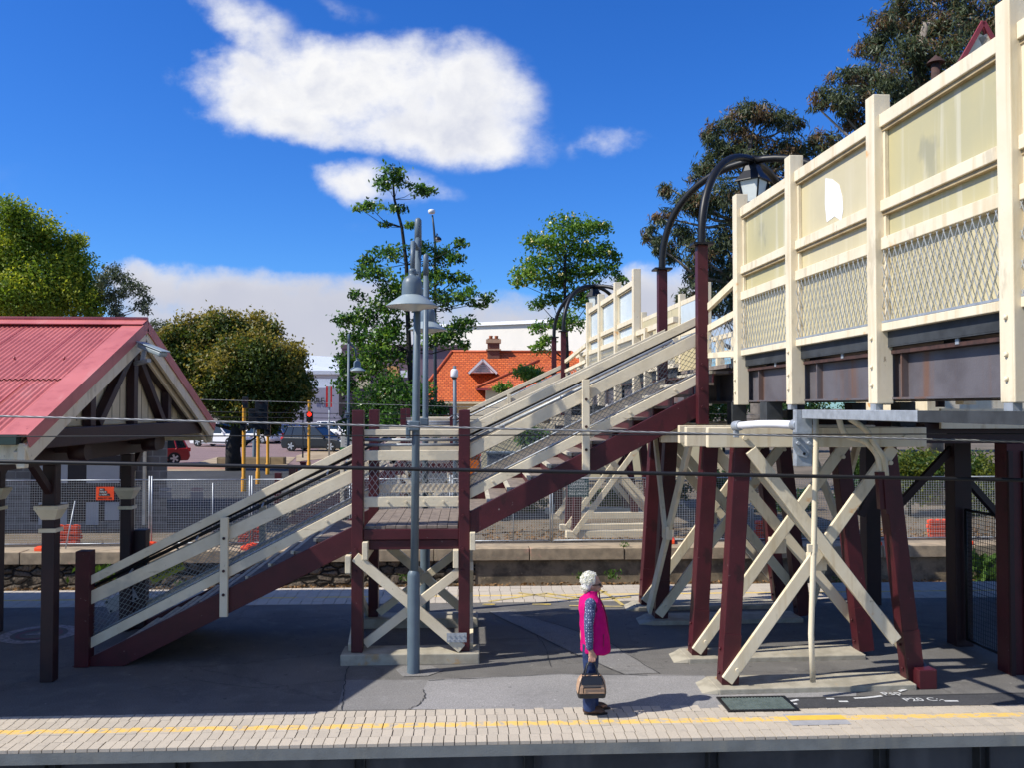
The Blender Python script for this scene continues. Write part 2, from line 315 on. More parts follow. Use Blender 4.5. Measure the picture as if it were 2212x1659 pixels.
# ================================================================== ground, platforms, track beds
def groundz(y):
    return 0 if y < 26 else .4 * min(1, (y - 26) / 14)
def asphalt_mat(name, c1, c2, c3, bump=.5, crack=True):
    m = bpy.data.materials.new(name); m.use_nodes = True; k = N(m.node_tree)
    v = k.n('ShaderNodeTexCoord').outputs['Object']
    a = k.noise(v, .55, 6, .65, .4); b = k.noise(v, 62, 5, .75); d = k.noise(k.mapv(v, (1, 1, 1), (9, 4, 2)), 3.2, 6, .7)
    c = k.mix(k.smooth(a.outputs[0], .38, .66), c1, c2)
    c = k.mix(k.math('MULTIPLY', k.smooth(d.outputs[0], .5, .74), .7), c, c3)
    c = k.mix(.55, c, k.ramp(b.outputs[0], [(.3, .18), (.5, .5), (.72, 1.0)]), 'OVERLAY')
    sp_ = k.n('ShaderNodeTexVoronoi', i={'Vector': v, 'Scale': 5.5}); sr = k.n('ShaderNodeSeparateColor', i={0: sp_.outputs['Color']})
    c = k.mix(k.math('MULTIPLY', k.math('MULTIPLY', k.smooth(sp_.outputs['Distance'], .16, .11), k.math('GREATER_THAN', sr.outputs[0], .80)), .55), c, tuple(x * .45 for x in c2))
    c = k.mix(k.math('MULTIPLY', k.math('MULTIPLY', k.smooth(sp_.outputs['Distance'], .09, .06), k.math('LESS_THAN', sr.outputs[1], .10)), .6), c, tuple(min(1, x * 1.9) for x in c3))
    st_ = k.noise(k.mapv(v, (.35, 1.6, 1), (4, 9, 2)), 1.6, 6, .7); c = k.mix(k.math('MULTIPLY', k.smooth(st_.outputs[0], .54, .70), .45), c, tuple(x * .55 for x in c1))
    if crack:
        vo = k.n('ShaderNodeTexVoronoi', feature='DISTANCE_TO_EDGE', i={'Vector': k.n('ShaderNodeVectorMath', operation='MULTIPLY_ADD', i={0: d.outputs['Color'], 1: (.7, .7, 0), 2: v}).outputs[0], 'Scale': .3})
        c = k.mix(k.math('MULTIPLY', k.smooth(vo.outputs['Distance'], .006, .001), .3), c, tuple(x * .3 for x in c1))
    p = k.n('ShaderNodeBsdfPrincipled', i={'Base Color': c, 'Roughness': .85, 'Specular IOR Level': .25})
    k.nt.links.new(k.n('ShaderNodeBump', i={'Strength': bump, 'Distance': .006, 'Height': b.outputs[0]}).outputs[0], p.inputs['Normal'])
    k.nt.links.new(p.outputs[0], k.n('ShaderNodeOutputMaterial').inputs[0]); return m
ASPH = asphalt_mat('platform_asphalt', (.148, .141, .131), (.112, .107, .10), (.19, .18, .165))
ASPHL = asphalt_mat('pale_asphalt_patch', (.265, .257, .252), (.225, .22, .215), (.30, .29, .285), .4, False)
ASPHM = asphalt_mat('mid_asphalt_patch', (.205, .198, .19), (.18, .175, .17), (.235, .228, .22), .4, False)
ASPHD = asphalt_mat('dark_new_asphalt', (.062, .062, .066), (.05, .05, .053), (.075, .075, .078), .4, False)
ASPHR = asphalt_mat('red_tinted_road', (.235, .160, .150), (.20, .138, .132), (.27, .19, .175), .3, False)
PAVED = asphalt_mat('shade_dark_asphalt', (.050, .052, .056), (.038, .040, .044), (.085, .085, .085), .4, False)  # ground coloured dark to stand in for tree shade
SAND = mat('sandy_soil', (.40, .31, .20), .95, (.24, .18, .11), 1.2, .8, .4, 40)
FARPAVE = mat('worn_platform_paving', (.36, .29, .205), .9, (.23, .19, .14), 1.6, .8, .4, 40)
SOIL = mat('dry_soil', (.17, .135, .095), .95, (.09, .075, .05), .8, .8, .5, 30)
BALL = mat('track_ballast', (.24, .20, .155), .95, (.07, .06, .05), 16, .95, 1.0, 30)
def grid(name, x0, x1, y0, y1, zf, m, nx=2, ny=2, kind='structure'):
    b = MB(); xs = np.linspace(x0, x1, nx); ys = np.linspace(y0, y1, ny)
    b.add([(x, y, zf(x, y)) for y in ys for x in xs], [(j * nx + i, j * nx + i + 1, (j + 1) * nx + i + 1, (j + 1) * nx + i) for j in range(ny - 1) for i in range(nx - 1)])
    o = b.build(name, m, org=(0, 0, 0)); return tag(o, kind=kind)
YN, YT, YA, YF = 9.28, 10.29, 15.83, 17.25        # near edge, tile line, far tile line, far edge
YW = 21.76                                         # face of the far retaining wall
grid('ground', -900, 900, YW + .4, 1500, lambda x, y: groundz(y) - .012, SOIL, 2, 60)
grid('track_bed', -60, 60, -12, YN + .4, lambda x, y: -1.15, BALL, 2, 2)
grid('far_track_bed', -60, 60, YF - .3, YW + .5, lambda x, y: -.93, BALL, 2, 2)
b = MB(); b.box((0, (YT + YA) / 2, -.55), (60, YA - YT, 1.1)); struct(b, 'platform', ASPH, org=(0, 0, 0))
# pavers along both edges: every paver is a real block, the yellow line is paint on them
m = bpy.data.materials.new('platform_pavers'); m.use_nodes = True; k = N(m.node_tree)
v = k.n('ShaderNodeTexCoord').outputs['Object']; rnd = k.n('ShaderNodeNewGeometry').outputs['Random Per Island']
a = k.noise(v, 1.1, 5, .65); d = k.noise(v, 90, 3, .7); e = k.noise(k.mapv(v, (1, 1, 1), (3, 3, 1)), 9, 5, .65)
c = k.mix(rnd, (.50, .44, .355), (.425, .375, .305)); c = k.mix(k.math('MULTIPLY', k.smooth(a.outputs[0], .42, .68), .45), c, (.52, .45, .36))
c = k.mix(k.math('MULTIPLY', k.smooth(e.outputs[0], .56, .74), .5), c, (.25, .225, .20)); c = k.mix(.3, c, k.ramp(d.outputs[0], [(.3, .32), (.7, .7)]), 'OVERLAY')
sy = k.n('ShaderNodeSeparateXYZ', i={0: v}).outputs[1]
def band(y0, y1): return k.math('MULTIPLY', k.math('GREATER_THAN', sy, y0), k.math('LESS_THAN', sy, y1))
wear = k.math('MULTIPLY', k.smooth(e.outputs[0], .62, .46), .86)
c = k.mix(k.math('MULTIPLY', band(9.735, 9.868), wear), c, (.78, .50, .10))
c = k.mix(k.math('MULTIPLY', band(16.36, 16.46), k.math('MULTIPLY', k.smooth(a.outputs[0], .36, .52), .8)), c, (.70, .48, .10))
p = k.n('ShaderNodeBsdfPrincipled', i={'Base Color': c, 'Roughness': .8, 'Specular IOR Level': .3})
k.nt.links.new(k.n('ShaderNodeBump', i={'Strength': .25, 'Distance': .004, 'Height': d.outputs[0]}).outputs[0], p.inputs['Normal'])
k.nt.links.new(p.outputs[0], k.n('ShaderNodeOutputMaterial').inputs[0]); PAVER = m
JOINT = mat('joint_sand', (.15, .14, .12), .95)
def pavers(name, y0, y1, rows, x0, x1, step):
    b = MB(); L = (y1 - y0) / rows
    b.box(((x0 + x1) / 2, (y0 + y1) / 2, -.027), (x1 - x0, y1 - y0 - .02, .03), 1)
    for r_ in range(rows):
        off = random.uniform(-.012, .012)
        for i in range(int((x1 - x0) / step)):
            x = x0 + i * step + off + random.uniform(-.002, .002); g = .0038 + random.uniform(0, .002); t = .004 + random.uniform(-.0015, .0025)
            ya, yb = y0 + r_ * L + .0012, y0 + (r_ + 1) * L - .0012; xa, xb = x + g, x + step - g; zb = -.028
            b.add([(xa, ya, zb), (xb, ya, zb), (xb, yb, zb), (xa, yb, zb), (xa, ya, t), (xb, ya, t), (xb, yb, t), (xa, yb, t)], [(4, 5, 6, 7), (0, 1, 5, 4), (1, 2, 6, 5), (2, 3, 7, 6), (3, 0, 4, 7)], 0)
    return struct(b, name, [PAVER, JOINT], org=(0, 0, 0))
pavers('platform_edge_paving', YN, YT, 5, -8.2, 9.6, .1135)
pavers('far_edge_paving', YA, YF, 6, -11, 15, .2)
b = MB(); b.box((0, YN + .50, -.052), (60, .99, .018)); b.box((0, YN + .25, -.0885), (60, .50, .115)); struct(b, 'platform_edge_beam', CONCG, org=(0, 0, 0))
b = MB(); b.box((0, YF - .34, -.52), (60, .7, .93)); struct(b, 'far_edge_beam', CONCG, org=(0, 0, 0))
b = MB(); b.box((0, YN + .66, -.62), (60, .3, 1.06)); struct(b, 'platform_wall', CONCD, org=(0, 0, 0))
for px in (770, 1148, 1566, 1960, 2195, 380, 100):               # steel stanchions of the wall under the edge
    q = G(px, 1645, -.22)
    for dx in (-.055, .055): pass
    b = MB(); b.box((q.x, YN + .44, -.62), (.10, .012, .93)); b.box((q.x - .055, YN + .43, -.62), (.012, .15, .93)); b.box((q.x + .055, YN + .43, -.62), (.012, .15, .93))
    tag(b.build('wall_stanchion', DECKDARK), {770: 'steel stanchion in the dark wall under the platform edge below the blue-grey lamp post', 1148: 'steel stanchion in the dark platform wall nearly below the woman', 1566: 'steel stanchion in the dark platform wall below the drain cover', 1960: 'steel stanchion in the dark platform wall below the white sprayed lettering', 2195: 'steel stanchion in the dark platform wall at the right end of the photo', 380: 'steel stanchion in the dark platform wall below the foot of the stairs', 100: 'steel stanchion in the dark platform wall at the left end of the photo'}[px], 'steel post', 'steel stanchions in the wall under the platform edge')
def sheet(name, pts, m, z, kind='structure', zf=None, **kw):
    b = MB(); b.add([(x, y, (zf(y) if zf else 0) + z) for x, y in pts], [tuple(range(len(pts)))]); return tag(b.build(name, m, org=(0, 0, 0)), kind=kind)
def gp(*pp, z=0): return [(G(x, y, z).x, G(x, y, z).y) for x, y in pp]
sheet('asphalt_patch', gp((880, 1534), (1500, 1533), (1850, 1512), (1850, 1497), (1560, 1492), (1520, 1460), (1200, 1457), (925, 1470), (915, 1490), (918, 1508), (905, 1522)), ASPHL, .004)
sheet('asphalt_patch', gp((1055, 1322), (1100, 1320), (1300, 1380), (1425, 1455), (1350, 1458), (1240, 1412)), ASPHM, .0045)
sheet('asphalt_patch', gp((1700, 1533), (2212, 1524), (2330, 1522), (2330, 1496), (2212, 1498), (1700, 1509)), ASPHD, .008)
sheet('asphalt_patch', gp((855, 1449), (870, 1441), (930, 1440), (958, 1450), (925, 1462), (870, 1464)), ASPHM, .009)
sheet('asphalt_patch', gp((728, 1536), (880, 1534), (905, 1522), (918, 1508), (915, 1490), (925, 1470), (745, 1470)), ASPHM, .003)
sheet('concrete_infill', gp((1690, 1545), (1812, 1542), (1840, 1567), (1712, 1570)), mat('grey_concrete_infill', (.36, .36, .37), .8, (.28, .28, .29), 6, .7), .0085)
b = MB(); q0_, q1_ = G(1700, 1555).x, G(1828, 1555).x; b.box(((q0_ + q1_) / 2, 9.8025, .0105), (q1_ - q0_ - .02, .145, .002)); struct(b, 'yellow_line', mat('yellow_line_paint', (.80, .50, .07), .7, (.62, .40, .08), 9, .7), org=(0, 0, 0))
SEAM = mat('asphalt_seam', (.05, .05, .05), .95)
def seam(pp, wd=.014):
    b = MB(); q = []
    for (x0, y0), (x1, y1) in zip(pp, pp[1:]):
        for i in range(8): t_ = i / 8; q.append(G(x0 + (x1 - x0) * t_ + random.uniform(-2, 2), y0 + (y1 - y0) * t_ + random.uniform(-.8, .8), .0115))
    q.append(G(*pp[-1], .0115))
    for p0, p1 in zip(q, q[1:]):
        d = (p1 - p0).normalized(); n_ = Vector((-d.y, d.x, 0)) * wd * random.uniform(.25, .6); b.add([p0 - n_, p1 - n_, p1 + n_, p0 + n_], [(0, 1, 2, 3)])
    struct(b, 'asphalt_seam', SEAM, org=(0, 0, 0))
seam([(752, 1440), (745, 1470), (743, 1500), (738, 1534)]); seam([(925, 1470), (1200, 1457), (1520, 1460)]); seam([(915, 1490), (918, 1508), (905, 1522), (880, 1534)]); seam([(1055, 1322), (1240, 1412), (1350, 1458)]); seam([(1100, 1320), (1300, 1380), (1425, 1455)]); seam([(1700, 1509), (2212, 1498)]); seam([(1190, 1440), (1178, 1400), (1160, 1372)], .01); seam([(300, 1490), (420, 1470), (560, 1488), (745, 1470)], .01)
# loose paint and yellow marks on the far edge
PAINTW = mat('sprayed_white_paint', (.62, .63, .63), .7, (.45, .45, .45), 30, .8); PAINTY = mat('worn_yellow_paint', (.62, .45, .10), .8, (.32, .28, .18), 7, 1.0)
def stroke(b, pp, wd, z):
    q = [G(x, y, z) for x, y in pp]
    for p0, p1 in zip(q, q[1:]):
        d = (p1 - p0).normalized(); n_ = Vector((-d.y, d.x, 0)) * wd / 2
        b.add([p0 - n_, p1 - n_, p1 + n_, p0 + n_], [(0, 1, 2, 3)])
for pts_, nm_ in ((((1055, 1300), (1180, 1282), (1290, 1297), (1362, 1290)), 'a'), (((1290, 1272), (1318, 1288), (1345, 1308)), 'b'), (((1120, 1281), (1230, 1296), (1310, 1278)), 'c'), (((1230, 1309), (1345, 1311)), 'd'), (((1042, 1306), (1070, 1306)), 'e'), (((1150, 1306), (1190, 1306)), 'f')):
    b = MB(); stroke(b, pts_, .075, .0105); struct(b, 'yellow_marking', PAINTY, org=(0, 0, 0))
for pts_ in (((1845, 1509), (1870, 1508), (1905, 1504)), ((1942, 1494), (1955, 1490), (1962, 1484)), ((1785, 1510), (1802, 1510)), ((1812, 1516), (1832, 1516)), ((2040, 1515), (2070, 1515)), ((1696, 1518), (1724, 1512)), ((1700, 1522), (1722, 1521))):
    b = MB(); stroke(b, pts_, .045, .0125); struct(b, 'paint_mark', PAINTW, org=(0, 0, 0))
q = G(1925, 1499, .0125); o = text('Psp', .17, q, (1, .12, 0), (-.2, 1, 0), PAINTW, None, 'sprayed_lettering', .0006); tag(o, kind='structure')
q = G(1995, 1512, .0125); o = text('P20 C:-', .16, q, (1, 0, 0), (-.1, 1, 0), PAINTW, None, 'sprayed_lettering', .0006); tag(o, kind='structure')
# round worn ground marking on the left
c0 = G(85, 1371, 0); t = thing('ground_emblem', 'worn pale round emblem painted on the shaded asphalt by the shelter post', 'ground marking', (c0.x, c0.y, .004))
EMB = mat('worn_pale_paint', (.36, .33, .33), .85, (.15, .145, .15), 14, .95)
def ring(b, c, r0, r1, z, n=40):
    o = []
    for i in range(n):
        a_ = 2 * math.pi * i / n
        for r_ in (r0, r1): o.append((c.x + r_ * math.cos(a_), c.y + r_ * math.sin(a_), z))
    b.add(o, [(2 * i, 2 * i + 1, (2 * i + 3) % (2 * n), (2 * i + 2) % (2 * n)) for i in range(n)])
b = MB(); ring(b, c0, .40, .56, .005); b.build('outer_ring', EMB, t)
b = MB(); ring(b, c0, .27, .33, .005); b.build('inner_ring', mat('worn_red_paint', (.22, .10, .11), .85, (.14, .10, .10), 14, .9), t)
b = MB(); b.box((c0.x - .05, c0.y + .02, .005), (.30, .07, .002), 0, .5); b.box((c0.x + .05, c0.y - .05, .005), (.26, .06, .002), 0, -.3); b.build('symbol', EMB, t)
# drain cover
q = [G(*p_) for p_ in ((1562, 1511), (1685, 1510), (1705, 1537), (1592, 1538))]; cc = sum(q, Vector()) / 4
t = thing('drain_cover', 'dark green ribbed steel drain cover set in the paving right of the woman', 'drain cover', (cc.x, cc.y, 0))
DG = mat('dark_green_grating', (.15, .19, .18), .5, (.09, .12, .11), 12, .7, metal=.3)
wd, dp = .80, .46
b = MB()
for sx_ in (-1, 1): b.box((cc.x + sx_ * wd / 2, cc.y, .012), (.035, dp + .035, .022))
for sy_ in (-1, 1): b.box((cc.x, cc.y + sy_ * dp / 2, .012), (wd - .036, .035, .022))
b.build('frame', BLACK, t)
b = MB(); b.box((cc.x, cc.y, .009), (wd - .04, dp - .04, .010))
for i in range(19): b.box((cc.x - wd / 2 + .05 + i * (wd - .1) / 18, cc.y, .016), (.018, dp - .05, .012))
b.build('grate', DG, t)
# ------------------------------------------------------------------ far retaining wall with coping, leaf litter and weeds
RUBBLE = bpy.data.materials.new('rubble_stone'); RUBBLE.use_nodes = True; k = N(RUBBLE.node_tree)
v = k.n('ShaderNodeTexCoord').outputs['Object']; nz_ = k.noise(v, 5, 5, .65); vw = k.n('ShaderNodeVectorMath', operation='MULTIPLY_ADD', i={0: nz_.outputs['Color'], 1: (.16, .0, .10), 2: v}).outputs[0]; vm = k.mapv(vw, (2.5, .01, 5.2))
va = k.n('ShaderNodeTexVoronoi', i={'Vector': vm, 'Scale': 1.0, 'Randomness': .85}); ve = k.n('ShaderNodeTexVoronoi', feature='DISTANCE_TO_EDGE', i={'Vector': vm, 'Scale': 1.0, 'Randomness': .85})
g_ = k.n('ShaderNodeSeparateColor', i={0: va.outputs['Color']}).outputs[0]; nf = k.noise(v, 16, 6, .7)
c = k.mix(g_, (.10, .082, .06), (.26, .205, .145)); c = k.mix(k.smooth(nf.outputs[0], .42, .68), c, (.05, .043, .035)); c = k.mix(k.smooth(ve.outputs['Distance'], .10, .03), c, (.016, .014, .012))
p = k.n('ShaderNodeBsdfPrincipled', i={'Base Color': c, 'Roughness': .92, 'Specular IOR Level': .2}); h = k.math('ADD', k.smooth(ve.outputs['Distance'], .0, .2), k.math('MULTIPLY', nf.outputs[0], .5))
k.nt.links.new(k.n('ShaderNodeBump', i={'Strength': 1.0, 'Distance': .06, 'Height': h}).outputs[0], p.inputs['Normal']); k.nt.links.new(p.outputs[0], k.n('ShaderNodeOutputMaterial').inputs[0])
SANDST = mat('weathered_render', (.30, .235, .15), .9, (.10, .082, .058), 2.6, .95, .6, 24, spots=(7, (.40, .32, .2), .62, (1, 1, 2)), detail=8)
COPE = mat('sandstone_coping', (.40, .31, .205), .88, (.22, .175, .12), 3.5, .8, .5, 30, spots=(2.5, (.50, .30, .21), .63, (1, 1, 1)))
t = thing('retaining_wall', 'low weathered stone retaining wall with sandstone coping across the far track', 'wall', (0, YW, -.93))
xs_ = G(1120, 1240, -.4).x
b = MB(); b.box(((-40 + xs_ - 1) / 2, YW + .24, -.61), (xs_ - 1 + 40, .36, .64)); b.build('rubble_face', RUBBLE, t)
b = MB(); b.box(((xs_ - 1 + 45) / 2, YW + .26, -.61), (45 - xs_ + 1, .36, .64)); b.build('rendered_face', SANDST, t)
x = -22.0
while x < 22:
    L = random.choice((2.1, 2.35, 2.6)); b = MB(); b.box((x + L / 2, YW + .22 + random.uniform(-.01, .01), -.135 + random.uniform(-.008, .008)), (L - .02, .5, .29)); b.build('coping_stone', COPE, t, bevel=.012); x += L
grid('far_platform', -60, 60, YW + .40, 24.2, lambda x, y: -.003, FARPAVE, 2, 2)
LEAFL = leafmat('dry_leaf_litter', (.30, .17, .07), (.13, .075, .035), .1, .8)
def quads(centers, sizes, dirs=None, asp=.55, fold=.15):
    n = len(centers); C_ = np.asarray(centers, float); S_ = np.asarray(sizes, float).reshape(-1, 1)
    a = RNG.normal(size=(n, 3)) if dirs is None else np.asarray(dirs, float)
    a /= np.linalg.norm(a, axis=1, keepdims=True) + 1e-9
    h = RNG.normal(size=(n, 3)); bb = np.cross(a, h); bb /= np.linalg.norm(bb, axis=1, keepdims=True) + 1e-9; nn = np.cross(a, bb)
    p0 = C_ - a * S_ * .5; p2 = C_ + a * S_ * .5; p1 = C_ + bb * S_ * asp * .5 + nn * S_ * fold * .5; p3 = C_ - bb * S_ * asp * .5 + nn * S_ * fold * .5
    return np.stack([p0, p1, p2, p3], 1).reshape(-1, 3)
def leafobj(name, parts, mats, parent=None, org=(0, 0, 0)):
    V = np.concatenate(parts); o0 = np.array(ORG[parent.name] if parent else org); n = len(V) // 4
    me = bpy.data.meshes.new(name); me.vertices.add(len(V)); me.vertices.foreach_set('co', (V - o0).astype(np.float32).ravel())
    me.loops.add(4 * n); me.loops.foreach_set('vertex_index', np.arange(4 * n, dtype=np.int32)); me.polygons.add(n)
    me.polygons.foreach_set('loop_start', np.arange(0, 4 * n, 4, dtype=np.int32))
    try: me.polygons.foreach_set('loop_total', np.full(n, 4, dtype=np.int32))
    except Exception: pass
    for m_ in mats: me.materials.append(m_)
    if len(mats) > 1: me.polygons.foreach_set('material_index', np.repeat(np.arange(len(parts)), [len(p_) // 4 for p_ in parts]).astype(np.int32) % len(mats))
    me.update(calc_edges=True); me.validate()
    o = bpy.data.objects.new(name, me); COL.objects.link(o)
    if parent: o.parent = parent
    else: o.location = o0
    ORG[o.name] = tuple(o0); return o
def flat_leaves(n, x0, x1, y0, y1, zf, s0, s1):
    x = RNG.uniform(x0, x1, n); y = RNG.uniform(y0, y1, n); z = np.array([zf(a_, b_) for a_, b_ in zip(x, y)]) + RNG.uniform(.005, .035, n)
    d = RNG.normal(size=(n, 3)); d[:, 2] *= .3
    return quads(np.stack([x, y, z], 1), RNG.uniform(s0, s1, n), d)
o = leafobj('leaf_litter', [flat_leaves(7000, -13, 14, 20.5, 21.68, lambda a_, b_: -.93 + max(0, (b_ - 21) * .12), .06, .14)], [LEAFL]); tag(o, kind='stuff')
x1040 = G(1040, 1150).x
o = leafobj('leaf_litter', [flat_leaves(5000, x1040, 16, 22.9, 26.5, lambda a_, b_: groundz(b_), .06, .15)], [LEAFL]); tag(o, kind='stuff')
WEED = leafmat('weed_green', (.10, .19, .03), (.05, .11, .02), .4)
def weed(px, py, Y, h, n, label):
    p = P(px, py, Y); d = RNG.normal(size=(n, 3)); d[:, 2] = abs(d[:, 2]) + .7
    c_ = np.array([p.x, p.y, p.z]) + RNG.normal(size=(n, 3)) * np.array([h * .45, h * .25, 0]) + np.stack([np.zeros(n), np.zeros(n), RNG.uniform(0, h, n)], 1)
    o = leafobj('weed', [quads(c_, RNG.uniform(h * .35, h * .7, n), d, .35)], [WEED], None, (p.x, p.y, p.z)); tag(o, label, 'weed', 'weeds along the far wall')
weed(207, 1262, 21.5, .42, 70, 'leafy green weed at the wall base between shelter post and stair newel')
weed(1255, 1252, 21.5, .16, 40, 'small green weed at the wall base just left of the white-haired head')
weed(1322, 1250, 21.4, .2, 60, 'green weed tuft at the wall base behind the sunglasses')
weed(872, 1255, 21.5, .14, 40, 'small green weed at the wall base behind the lamp post')
weed(1722, 1168, 21.85, .16, 40, 'green weed tuft on top of the coping under the footbridge')
weed(1350, 1186, 21.9, .16, 40, 'green weed on the coping below the cream sill beam')
weed(1245, 1195, 22.4, .14, 30, 'sparse green weed on the far platform left of the cream sill beam')
weed(1155, 1192, 22.3, .12, 26, 'sparse green weed on the far platform beside the stair landing')
weed(1812, 1262, 21.4, .18, 40, 'green weed at the wall base between the maroon trestle legs')
weed(2130, 1262, 21.4, .7, 140, 'tall bright green weeds behind the mesh gate')
weed(388, 1268, 21.4, .14, 36, 'small green weed at the wall base below the stair handrail')
# ================================================================== footbridge, trestles, stairs
AB = R(1.74)
def B(s, t, z): return Vector((s * math.cos(AB) - t * math.sin(AB), s * math.sin(AB) + t * math.cos(AB), z))
def bbox(mb, s0, s1, t0, t1, z0, z1, mi=0):
    o = []
    for z in (z0, z1): o += [B(s0, t0, z), B(s1, t0, z), B(s1, t1, z), B(s0, t1, z)]
    return mb.hexa(o, mi)
S0, S1 = 3.91, 6.10
bridge = thing('footbridge', 'cream panelled railway footbridge on dark steel girders crossing both tracks', 'footbridge', B(5, 12, 0))
def one(name, mats, fn, parent=bridge, bevel=0.0):
    b = MB(); fn(b); return b.build(name, mats, parent, bevel)
for s_ in (4.14, 5.87):
    def g(b, s_=s_):
        bbox(b, s_ - .008, s_ + .008, 1.0, 30.5, 3.59, 3.98); bbox(b, s_ - .085, s_ + .085, 1.0, 30.5, 3.57, 3.588)
        for i in range(17): bbox(b, s_ - .07, s_ - .0095, 2.2 + 1.77 * i, 2.22 + 1.77 * i, 3.59, 3.978)
    one('girder', GIRDER, g)
    one('girder_flange', RUST, lambda b, s_=s_: bbox(b, s_ - .09, s_ + .09, 1.0, 30.5, 3.985, 4.02))
one('deck', GREYTIMBER, lambda b: bbox(b, 4.10, 5.92, 1.0, 30.5, 4.075, 4.13))
one('deck_edge', DECKDARK, lambda b: (bbox(b, 4.02, 4.04, 1.0, 12.0, 4.06, 4.19), bbox(b, 4.02, 4.09, 1.0, 12.0, 4.048, 4.058)))
one('deck_edge', DECKDARK, lambda b: bbox(b, 4.04, 4.06, 14.9, 30.5, 4.03, 4.19))
one('deck_edge', DECKDARK, lambda b: bbox(b, 5.96, 5.98, 1.0, 30.5, 4.03, 4.19))
for i in range(22):
    t_ = 1.6 + 1.35 * i; one('cross_beam', DECKDARK, lambda b, t_=t_: (bbox(b, 4.16, 5.85, t_, t_ + .08, 3.62, 3.74), bbox(b, 4.2, 5.8, t_ + .01, t_ + .07, 3.76, 4.07)))
for t_ in (5.0, 6.6, 8.6, 10.4): one('deck_bracket', GALV, lambda b, t_=t_: bbox(b, 4.045, 4.058, t_, t_ + .05, 4.0, 4.05))
def screen_side(ts, s, d, tall, panels):               # d=-1: outside is -s ; posts, rails, sheets, mesh of one side
    lo, hi = (s, s + .16) if d < 0 else (s - .16, s)
    off = lambda a, c: (s + a, s + c) if d < 0 else (s - c, s - a)
    ztop = 6.36
    for t_ in ts:
        po = one('post', CREAM, lambda b, t_=t_: bbox(b, lo, hi, t_ - .08, t_ + .08, 3.53, ztop), bevel=.008)
        for z in (3.70, 3.87, 4.13):
            b = MB(); q0 = B(*( (lo, t_ , z) if d < 0 else (hi, t_, z))); q1 = q0 + (B(-1, 0, 0) * .022 if d < 0 else B(1, 0, 0) * .022); b.tube([q0, q1], [.022, .014], 6)
            if d < 0: b.build('bolt', CREAM, po)
    for i, (ta, tb) in enumerate(zip(ts, ts[1:])):
        a, c = ta + .081, tb - .081
        for z0, z1 in ((6.05, 6.17), (5.28, 5.38), (4.93, 5.04), (4.19, 4.262)):
            one('rail', CREAM, lambda b, z0=z0, z1=z1: bbox(b, *off(.05, .14), a, c, z0, z1), bevel=.006)
        pm = panels(i)
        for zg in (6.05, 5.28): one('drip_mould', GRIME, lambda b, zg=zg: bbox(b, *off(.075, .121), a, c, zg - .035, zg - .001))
        one('upper_sheet', pm, lambda b: bbox(b, *off(.122, .132), a, c, 5.382, 6.048))
        one('middle_sheet', pm, lambda b: bbox(b, *off(.122, .132), a, c, 5.042, 5.278))
        one('lower_sheet', FROSTY, lambda b: bbox(b, *off(.122, .132), a, c, 4.264, 4.928))
        for tt in (a, c):
            one('bead', CREAM2, lambda b, tt=tt: bbox(b, *off(.085, .118), tt - (0 if tt == a else .035), tt + (.035 if tt == a else 0), 4.264, 6.048))
        sv0 = s + .062 if d < 0 else s - .062
        b = MB(); diamond(b, lambda u, v: B(sv0, a + u, 4.264 + v), c - a, .66, .0950, .205, .0046)
        b.build('mesh_guard', GALVMESH, bridge)
        one('mesh_strip', GALV, lambda b: bbox(b, sv0 - .008, sv0 + .008, a, c, 4.264, 4.284))
ZT = lambda Z, s: (Z - s * .079) / .997
TN = [ZT(7434 / o_, S0) for o_ in (1218, 927, 747, 632)]    # from the photo: 1.8 m bays
TN = [TN[0] - 1.80 * 2, TN[0] - 1.80] + TN
TF = [ZT(7434 / o_, S0) for o_ in (411, 371, 336, 311)]
screen_side(TN, S0, -1, True, lambda i: {4: FROST, 3: FROSTY, 2: FROST}.get(i, FROST))
screen_side(TF, S0, -1, True, lambda i: GLASSW)
screen_side([2.5, 4.3, 6.1, 7.9, 9.7, 11.5], S1, 1, True, lambda i: FROST)
screen_side([19.6, 21.7, 23.8, 25.9], S1, 1, True, lambda i: GLASSW if i < 1 else FROSTY)
# white patch standing in for the brightness seen through a torn yellowed sheet (second screen from the stair head)
p_ = [(1783, 384), (1797, 386), (1812, 398), (1819, 425), (1821, 452), (1817, 476), (1803, 466), (1786, 479), (1782, 440)]
def on_left(px, py, s):
    d = ray(px, py); n_ = B(1, 0, 0); k_ = (s - EYE.dot(n_)) / d.dot(n_); return EYE + d * k_
b = MB(); b.prism([on_left(x, y, S0 + .117) for x, y in p_], B(.004, 0, 0)); b.build('bright_hole_patch', mat('hole_brightness_white', (.86, .87, .90), .3), bridge)
# low railings between the screens and the stair openings
def low(t0, t1, s, d):
    a, c = t0 + .08, t1 - .08
    so = s + .05 if d < 0 else s - .14
    for z0, z1 in ((4.97, 5.07), (4.62, 4.71), (4.19, 4.262)): one('rail', CREAM, lambda b, z0=z0, z1=z1: bbox(b, so, so + .09, a, c, z0, z1))
    b = MB(); diamond(b, lambda u, v: B(so + .02, a + u, 4.264 + v), c - a, .355, .0950, .205, .0055); b.build('mesh_guard', GALVMESH, bridge)
    n_ = max(1, round((t1 - t0) / 1.0))
    for i in range(1, n_): one('post', CREAM, lambda b, i=i: bbox(b, so - .05, so + .11, t0 + (t1 - t0) * i / n_ - .06, t0 + (t1 - t0) * i / n_ + .06, 3.6, 5.05))
low(14.75, TF[0], S0, -1); low(TF[-1], 26.0, S0, -1); low(11.5, 19.6, S1, 1); low(25.9, 30, S1, 1)
